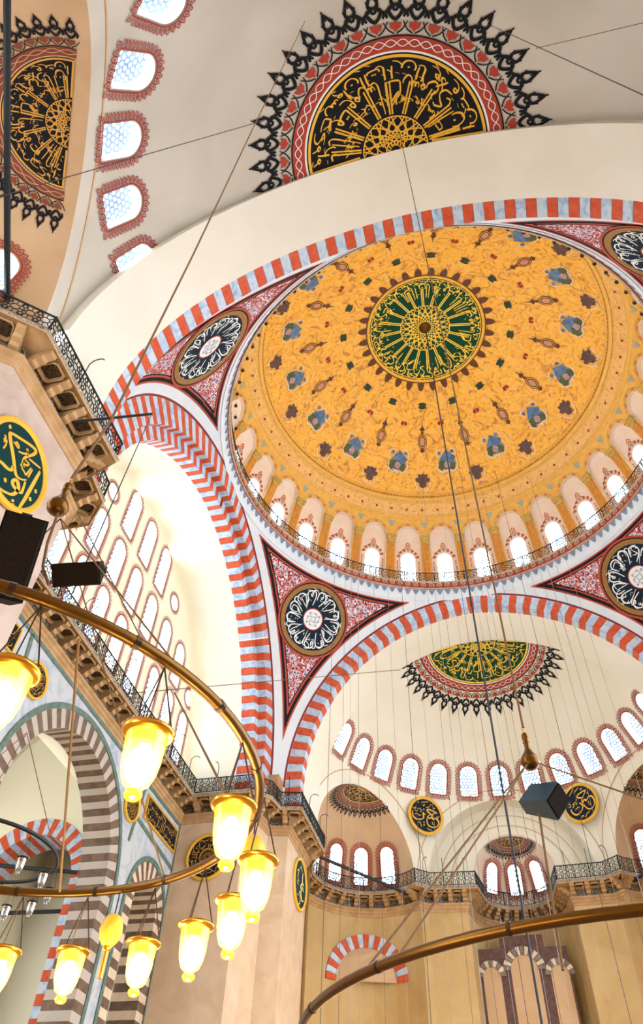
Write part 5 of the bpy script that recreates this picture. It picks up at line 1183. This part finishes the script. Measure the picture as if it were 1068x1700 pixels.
def chandelier(name, c, R, z, tube_r, mat, label, hub_z, ribs, collars=True, hub=None, stay=0.005):
    r = empty(name, (c[0], c[1], z), label, 'chandelier', 'ring chandeliers'); hub = hub or (c[0], c[1], hub_z)
    MB().tube(ring_pts(c, R, z, 0, 2*pi, 97)[:-1], tube_r, 12, True).obj('brass_ring', mat, r, True)
    if collars:
        for i in range(18):
            q = 2*pi*i/18+0.15; p = Vector((c[0]+R*math.cos(q), c[1]+R*math.sin(q), z)); t = Vector((-math.sin(q), math.cos(q), 0))*0.012
            MB().tube([p-t, p+t], tube_r*1.12, 10).obj('collar', 'bronze_dark', r)
    for q in ribs:
        MB().tube([(c[0]+R*math.cos(q), c[1]+R*math.sin(q), z), hub], stay, 5).obj('stay_rope', 'rope_tan', r)
    return r
C1 = (-2.51, -22.98); R1 = 1.43
chandelier('ring_chandelier', C1, R1, 3.4, 0.024, 'brass_old', 'brass ring chandelier with lit glass lamps at the lower left', 5.1, [1.2, 3.0, 5.9], hub=(-2.62, -23.0, 5.20))
names = ['large lit glass lamp cut by the left edge', 'lit glass lamp below the middle of the ring, beside the banded arch', 'lit glass lamp beside the far pier disc', 'lit glass lamp right of all the others, on the far pier', 'lit glass lamp low on the far pier, second from the right', 'lit glass lamp with its foot below the picture edge, third from the right', 'lit glass lamp right of the yellow egg', 'lit glass lamp left of the yellow egg', 'lit glass lamp low at the left edge']
for (x, y), nm in zip(((-1.53, -24.02), (-1.22, -23.59), (-1.08, -23.02), (-1.13, -22.52), (-1.38, -22.10), (-1.68, -21.82), (-2.06, -21.62), (-2.52, -21.55), (-2.92, -21.61)), names):
    glass_lamp((x, y, 3.08), 3.4, nm, 'lit lamps of the brass chandelier')
def egg(p, r, label, mat='paint_gold'):
    e = empty('hanging_egg', p, label, 'ornament', 'hanging eggs')
    MB().lathe([(0.0, -1.45*r), (0.35*r, -1.35*r), (0.80*r, -0.8*r), (1.0*r, -0.1*r), (0.90*r, 0.55*r), (0.55*r, 1.05*r), (0.0, 1.25*r)], 20, p).obj('egg_shell', mat, e, True)
    MB().lathe([(0.0, -1.65*r), (0.30*r, -1.6*r), (0.42*r, -1.35*r), (0.30*r, -1.25*r)], 14, p).obj('brass_cup', 'brass', e, True)
    MB().tube([(p[0], p[1], p[2]-1.6*r), (p[0], p[1], p[2]-3.6*r)], 0.2*r, 8).obj('brass_tail', 'brass', e)
    MB().tube([(p[0], p[1], p[2]+1.2*r), (p[0], p[1], 3.374)], 0.004, 4).obj('hanging_chain', 'bronze_dark', e); return e
egg((-2.30, -21.58, 3.18), 0.066, 'yellow egg ornament hanging between the two lowest lamps'); egg((-1.22, -22.36, 3.20), 0.066, 'yellow egg ornament half hidden behind the lamp by the far pier disc')
# hub ball, chain and loudspeakers of the near chandelier
def hub_ball(p, r, label, up=0.5):
    e = empty('brass_hub', p, label, 'chandelier hub', 'chandelier hubs')
    MB().lathe([(0.0, -1.0*r), (0.45*r, -0.95*r), (0.85*r, -0.6*r), (1.0*r, -0.15*r), (0.85*r, 0.35*r), (0.5*r, 0.85*r), (0.30*r, 1.3*r), (0.28*r, 1.9*r), (0.36*r, 2.0*r), (0.36*r, 2.1*r), (0.28*r, 2.2*r), (0.38*r, 2.5*r), (0.38*r, 2.9*r), (0.22*r, 3.15*r), (0.0, 3.2*r)], 20, p).obj('brass_body', 'brass_old', e, True)
    k = MB()
    for j in range(2): k.tube([(p[0]+0.16*r*math.cos(q)*(1 if j else 0), p[1]+0.16*r*math.cos(q)*(0 if j else 1), p[2]+(3.35+0.35*j)*r+0.24*r*math.sin(q)) for q in lin(0, 2*pi, 13)[:-1]], 0.05*r, 5, True)
    k.obj('chain_link', 'brass', e); return e
HB1 = (-2.64, -23.05, 5.28); HB2 = (0.345, -18.09, 5.90)
hub_ball(HB1, 0.076, 'brass ball hub on the rope above the near loudspeakers'); hub_ball(HB2, 0.105, 'brass ball hub on the chain in front of the far half dome windows')
def cable(name, pts, r, mat, label, group='hanging cables', cat='cable', n=6): return tag(MB().tube(pts, r, n).obj(name, mat), label, cat, group)
cable('hanging_rope', [(HB1[0], HB1[1], HB1[2]+0.30), (-2.60, -22.99, 6.4), (-2.56, -22.98, 9.9), (-2.54, -22.98, 16.0), (-2.5, -22.9, 33.2)], 0.011, 'rope_tan', 'long brown rope rising from the near brass hub across the picture')
cable('hanging_rope', [(HB1[0]+0.02, HB1[1], HB1[2]-0.02), (-2.62, -23.01, 4.95), (-2.56, -23.02, 4.72), (-2.50, -22.97, 4.60)], 0.010, 'rope_tan', 'yellow rope bending down past the near loudspeakers')
cable('hanging_chain', [(HB2[0], HB2[1], HB2[2]+0.40), (0.34, -18.1, 15), (0.27, -17.9, 34.6)], 0.013, 'rope_tan', 'chain rising from the far brass hub across the dome')
def speaker(p, ax, up, w, h, d, label, mats=('box_black', 'box_grille')):
    """cabinet: front faces ax"""
    f = Vector(ax).normalized(); u = Vector(up); u = (u-f*u.dot(f)).normalized(); s = u.cross(f); p = Vector(p)
    r = empty('loudspeaker', p, label, 'loudspeaker', 'loudspeakers')
    prof = [(-w/2, d/2), (w/2, d/2), (w/2*0.62, -d/2), (-w/2*0.62, -d/2)]; V = [p+s*x+f*y+u*z for z in (-h/2, h/2) for x, y in prof]
    mk('cabinet', V, [(0, 1, 2, 3), (7, 6, 5, 4), (0, 4, 5, 1), (1, 5, 6, 2), (2, 6, 7, 3), (3, 7, 4, 0)], mats[0], r)
    prof = [(-w*0.46, d/2), (w*0.46, d/2), (w*0.42, d/2+0.02), (-w*0.42, d/2+0.02)]; V = [p+s*x+f*y+u*z for z in (-h*0.47, h*0.47) for x, y in prof]
    mk('grille', V, [(0, 1, 2, 3), (7, 6, 5, 4), (0, 4, 5, 1), (1, 5, 6, 2), (2, 6, 7, 3), (3, 7, 4, 0)], mats[1], r)
    V = [p+s*x+f*y+u*z for z in (h/2, h/2+0.03) for x, y in ((-w*0.12, -d*0.2), (w*0.12, -d*0.2), (w*0.12, d*0.2), (-w*0.12, d*0.2))]
    mk('mount_plate', V, [(0, 1, 2, 3), (7, 6, 5, 4), (0, 4, 5, 1), (1, 5, 6, 2), (2, 6, 7, 3), (3, 7, 4, 0)], 'rod_black', r); return r
speaker((-2.72, -23.12, 4.72), (0.62, -0.55, -0.45), (0.25, -0.45, 0.9), 0.26, 0.52, 0.24, 'tall black loudspeaker at the left edge below the green disc')
speaker((-2.42, -22.86, 4.80), (0.30, -0.50, -0.8), (0.80, 0.25, 0.15), 0.15, 0.29, 0.17, 'wide black loudspeaker beside the yellow rope in front of the left windows')
speaker((0.40, -18.0, 5.50), (0.62, -0.5, -0.35), (0.45, 0.30, 0.85), 0.26, 0.27, 0.40, 'dark blue loudspeaker hanging in front of the far half dome', ('box_blue', 'box_grille'))
# large ring lower right
C2 = (1.05, -17.72); R2 = 3.15
chandelier('ring_chandelier', C2, R2, 3.4, 0.036, 'brass_old', 'large dark brass chandelier ring at the lower right', 5.9, [3.93, 4.05, 5.2], True, HB2, 0.009)
# small dark ring chandelier in the side aisle direction
C3 = (-5.59, -18.88)
chandelier('ring_chandelier', C3, 0.825, 5.0, 0.020, 'rod_black', 'small black ring chandelier with unlit lamps at the lower left edge', 6.4, [0.6, 2.6, 4.6], False)
for j, ((x, y), l) in enumerate(zip(((-4.82, -19.17), (-4.77, -18.80), (-4.90, -18.42), (-5.27, -18.12), (-5.62, -18.06)), ('nearest the striped aisle arch crown', 'second along the ring', 'third along the ring', 'fourth along the ring', 'last along the ring'))):
    glass_lamp((x, y, 4.74), 5.0, 'small unlit clear glass lamp on the black ring, %s' % l, 'unlit lamps of the black ring', False, 0.62)
# ------------------------------------------------------------------ wires
wires = [((0.03, 0.0, 50.9), (0.06, 0.0, 3.0), 0.040, 'cable_dark', 'thick dark blue cable hanging from the crown of the dome')]
for p, q, r, m, l in wires: cable('hanging_cable', [p, q], r, m, l)
rw = random.Random(12)
k_ = 0
for x, y, zt in ((-7.39, 8.0, 36.4), (-8.14, 9.5, 36.0), (-6.97, 8.2, 37.2), (-6.07, 9.0, 36.8), (-5.36, 10.5, 37.0), (-4.29, 9.6, 37.2), (-3.61, 11.0, 37.2), (-2.67, 10.4, 37.2), (-2.07, 8.8, 43.0), (-1.70, 11.4, 37.2), (-0.93, 9.2, 44.0), (-0.47, 11.5, 37.2), (0.40, 8.2, 45.0), (0.71, 4.2, 49.0), (1.26, 10.8, 37.2), (2.22, 9.8, 43.0), (2.95, 11.2, 37.2), (3.38, 9.0, 44.0), (4.22, 10.9, 37.2), (4.66, 9.4, 40.0), (5.34, 10.6, 37.2), (5.60, 8.6, 42.0), (6.51, 9.9, 37.2), (-8.77, 8.9, 35.4)):
    k_ += 1
    o = MB().tube([(x, y, zt), (x, y, 5.0)], 0.008+0.005*(k_ % 3 == 0), 4).obj('hanging_wire', 'cable_grey' if k_ % 2 else 'cable_dark'); tag(o, 'thin vertical chandelier wire hanging from the dome', 'wire', 'thin chandelier wires')
for a, b, r, l in (((-6.66, -23.47, 13.26), (-3.42, -21.75, 23.28), 0.010, 'thin guy wire crossing the windows beside the shaded exedra'), ((3.37, -22.00, 27.10), (3.82, -22.47, 13.47), 0.009, 'dark guy wire sloping down at the upper right corner'), ((3.55, -22.17, 21.10), (4.67, -23.00, 16.28), 0.008, 'short guy wire rising to the upper right edge'),
                   ((-9.19, -14.58, 20.90), (-5.18, -19.57, 8.01), 0.014, 'dark cable hanging from the jutting bar in front of the left windows'), ((-17.92, 2.04, 22.54), (-5.17, 13.18, 30.27), 0.022, 'faint level wire in front of the far striped arch'), ((-6.15, -19.09, 10.41), (-6.45, -15.55, 10.47), 0.012, 'brown wire sloping across the left windows'),
                   ((-2.64, -20.85, 5.28), (-1.55, -21.99, 3.70), 0.008, 'orange rope sloping behind the lamp by the far pier'), ((0.33, -18.09, 5.32), (0.24, -18.68, 3.75), 0.012, 'orange rope hanging below the blue loudspeaker'), ((-1.87, -23.32, 3.82), (-2.54, -21.83, 3.30), 0.007, 'tan rope hanging beside the banded arch')):
    cable('guy_wire', [a, b], r, 'cable_dark' if 'dark' in l or 'thin' in l else 'rope_tan', l, 'guy wires', 'wire')

for hx, hy in ((-6.5, -6.0), (6.0, -6.0), (-6.0, 8.0), (6.0, 8.0), (-8.5, 19.5), (0.0, 20.0)):  # unseen rings, added with their lights to warm the lower walls
    h_ = empty('ring_chandelier', (hx, hy, 3.2), 'added brass ring chandelier below the picture, put in to warm the lower walls', 'chandelier', 'added ring chandeliers below the picture')
    MB().tube(ring_pts((hx, hy), 1.4, 3.2, 0, 2*pi, 49)[:-1], 0.03, 8, True).obj('brass_ring', 'brass_old', h_, True)
    for i in range(12):
        q = 2*pi*i/12
        for me in LAMP[:4]:
            o = bpy.data.objects.new(me.name.split('.')[0], me); COL.objects.link(o); o.parent = h_; o.location = (1.4*math.cos(q), 1.4*math.sin(q), -0.3)
    L = bpy.data.lights.new('lamp_light', 'POINT'); L.energy = 230.0; L.color = (1.0, 0.66, 0.28); L.shadow_soft_size = 1.2  # one broad added fill light at the ring centre, not the lamps themselves
    l = bpy.data.objects.new('lamp_light', L); COL.objects.link(l); l.parent = h_; l.location = (0, 0, 0.2)
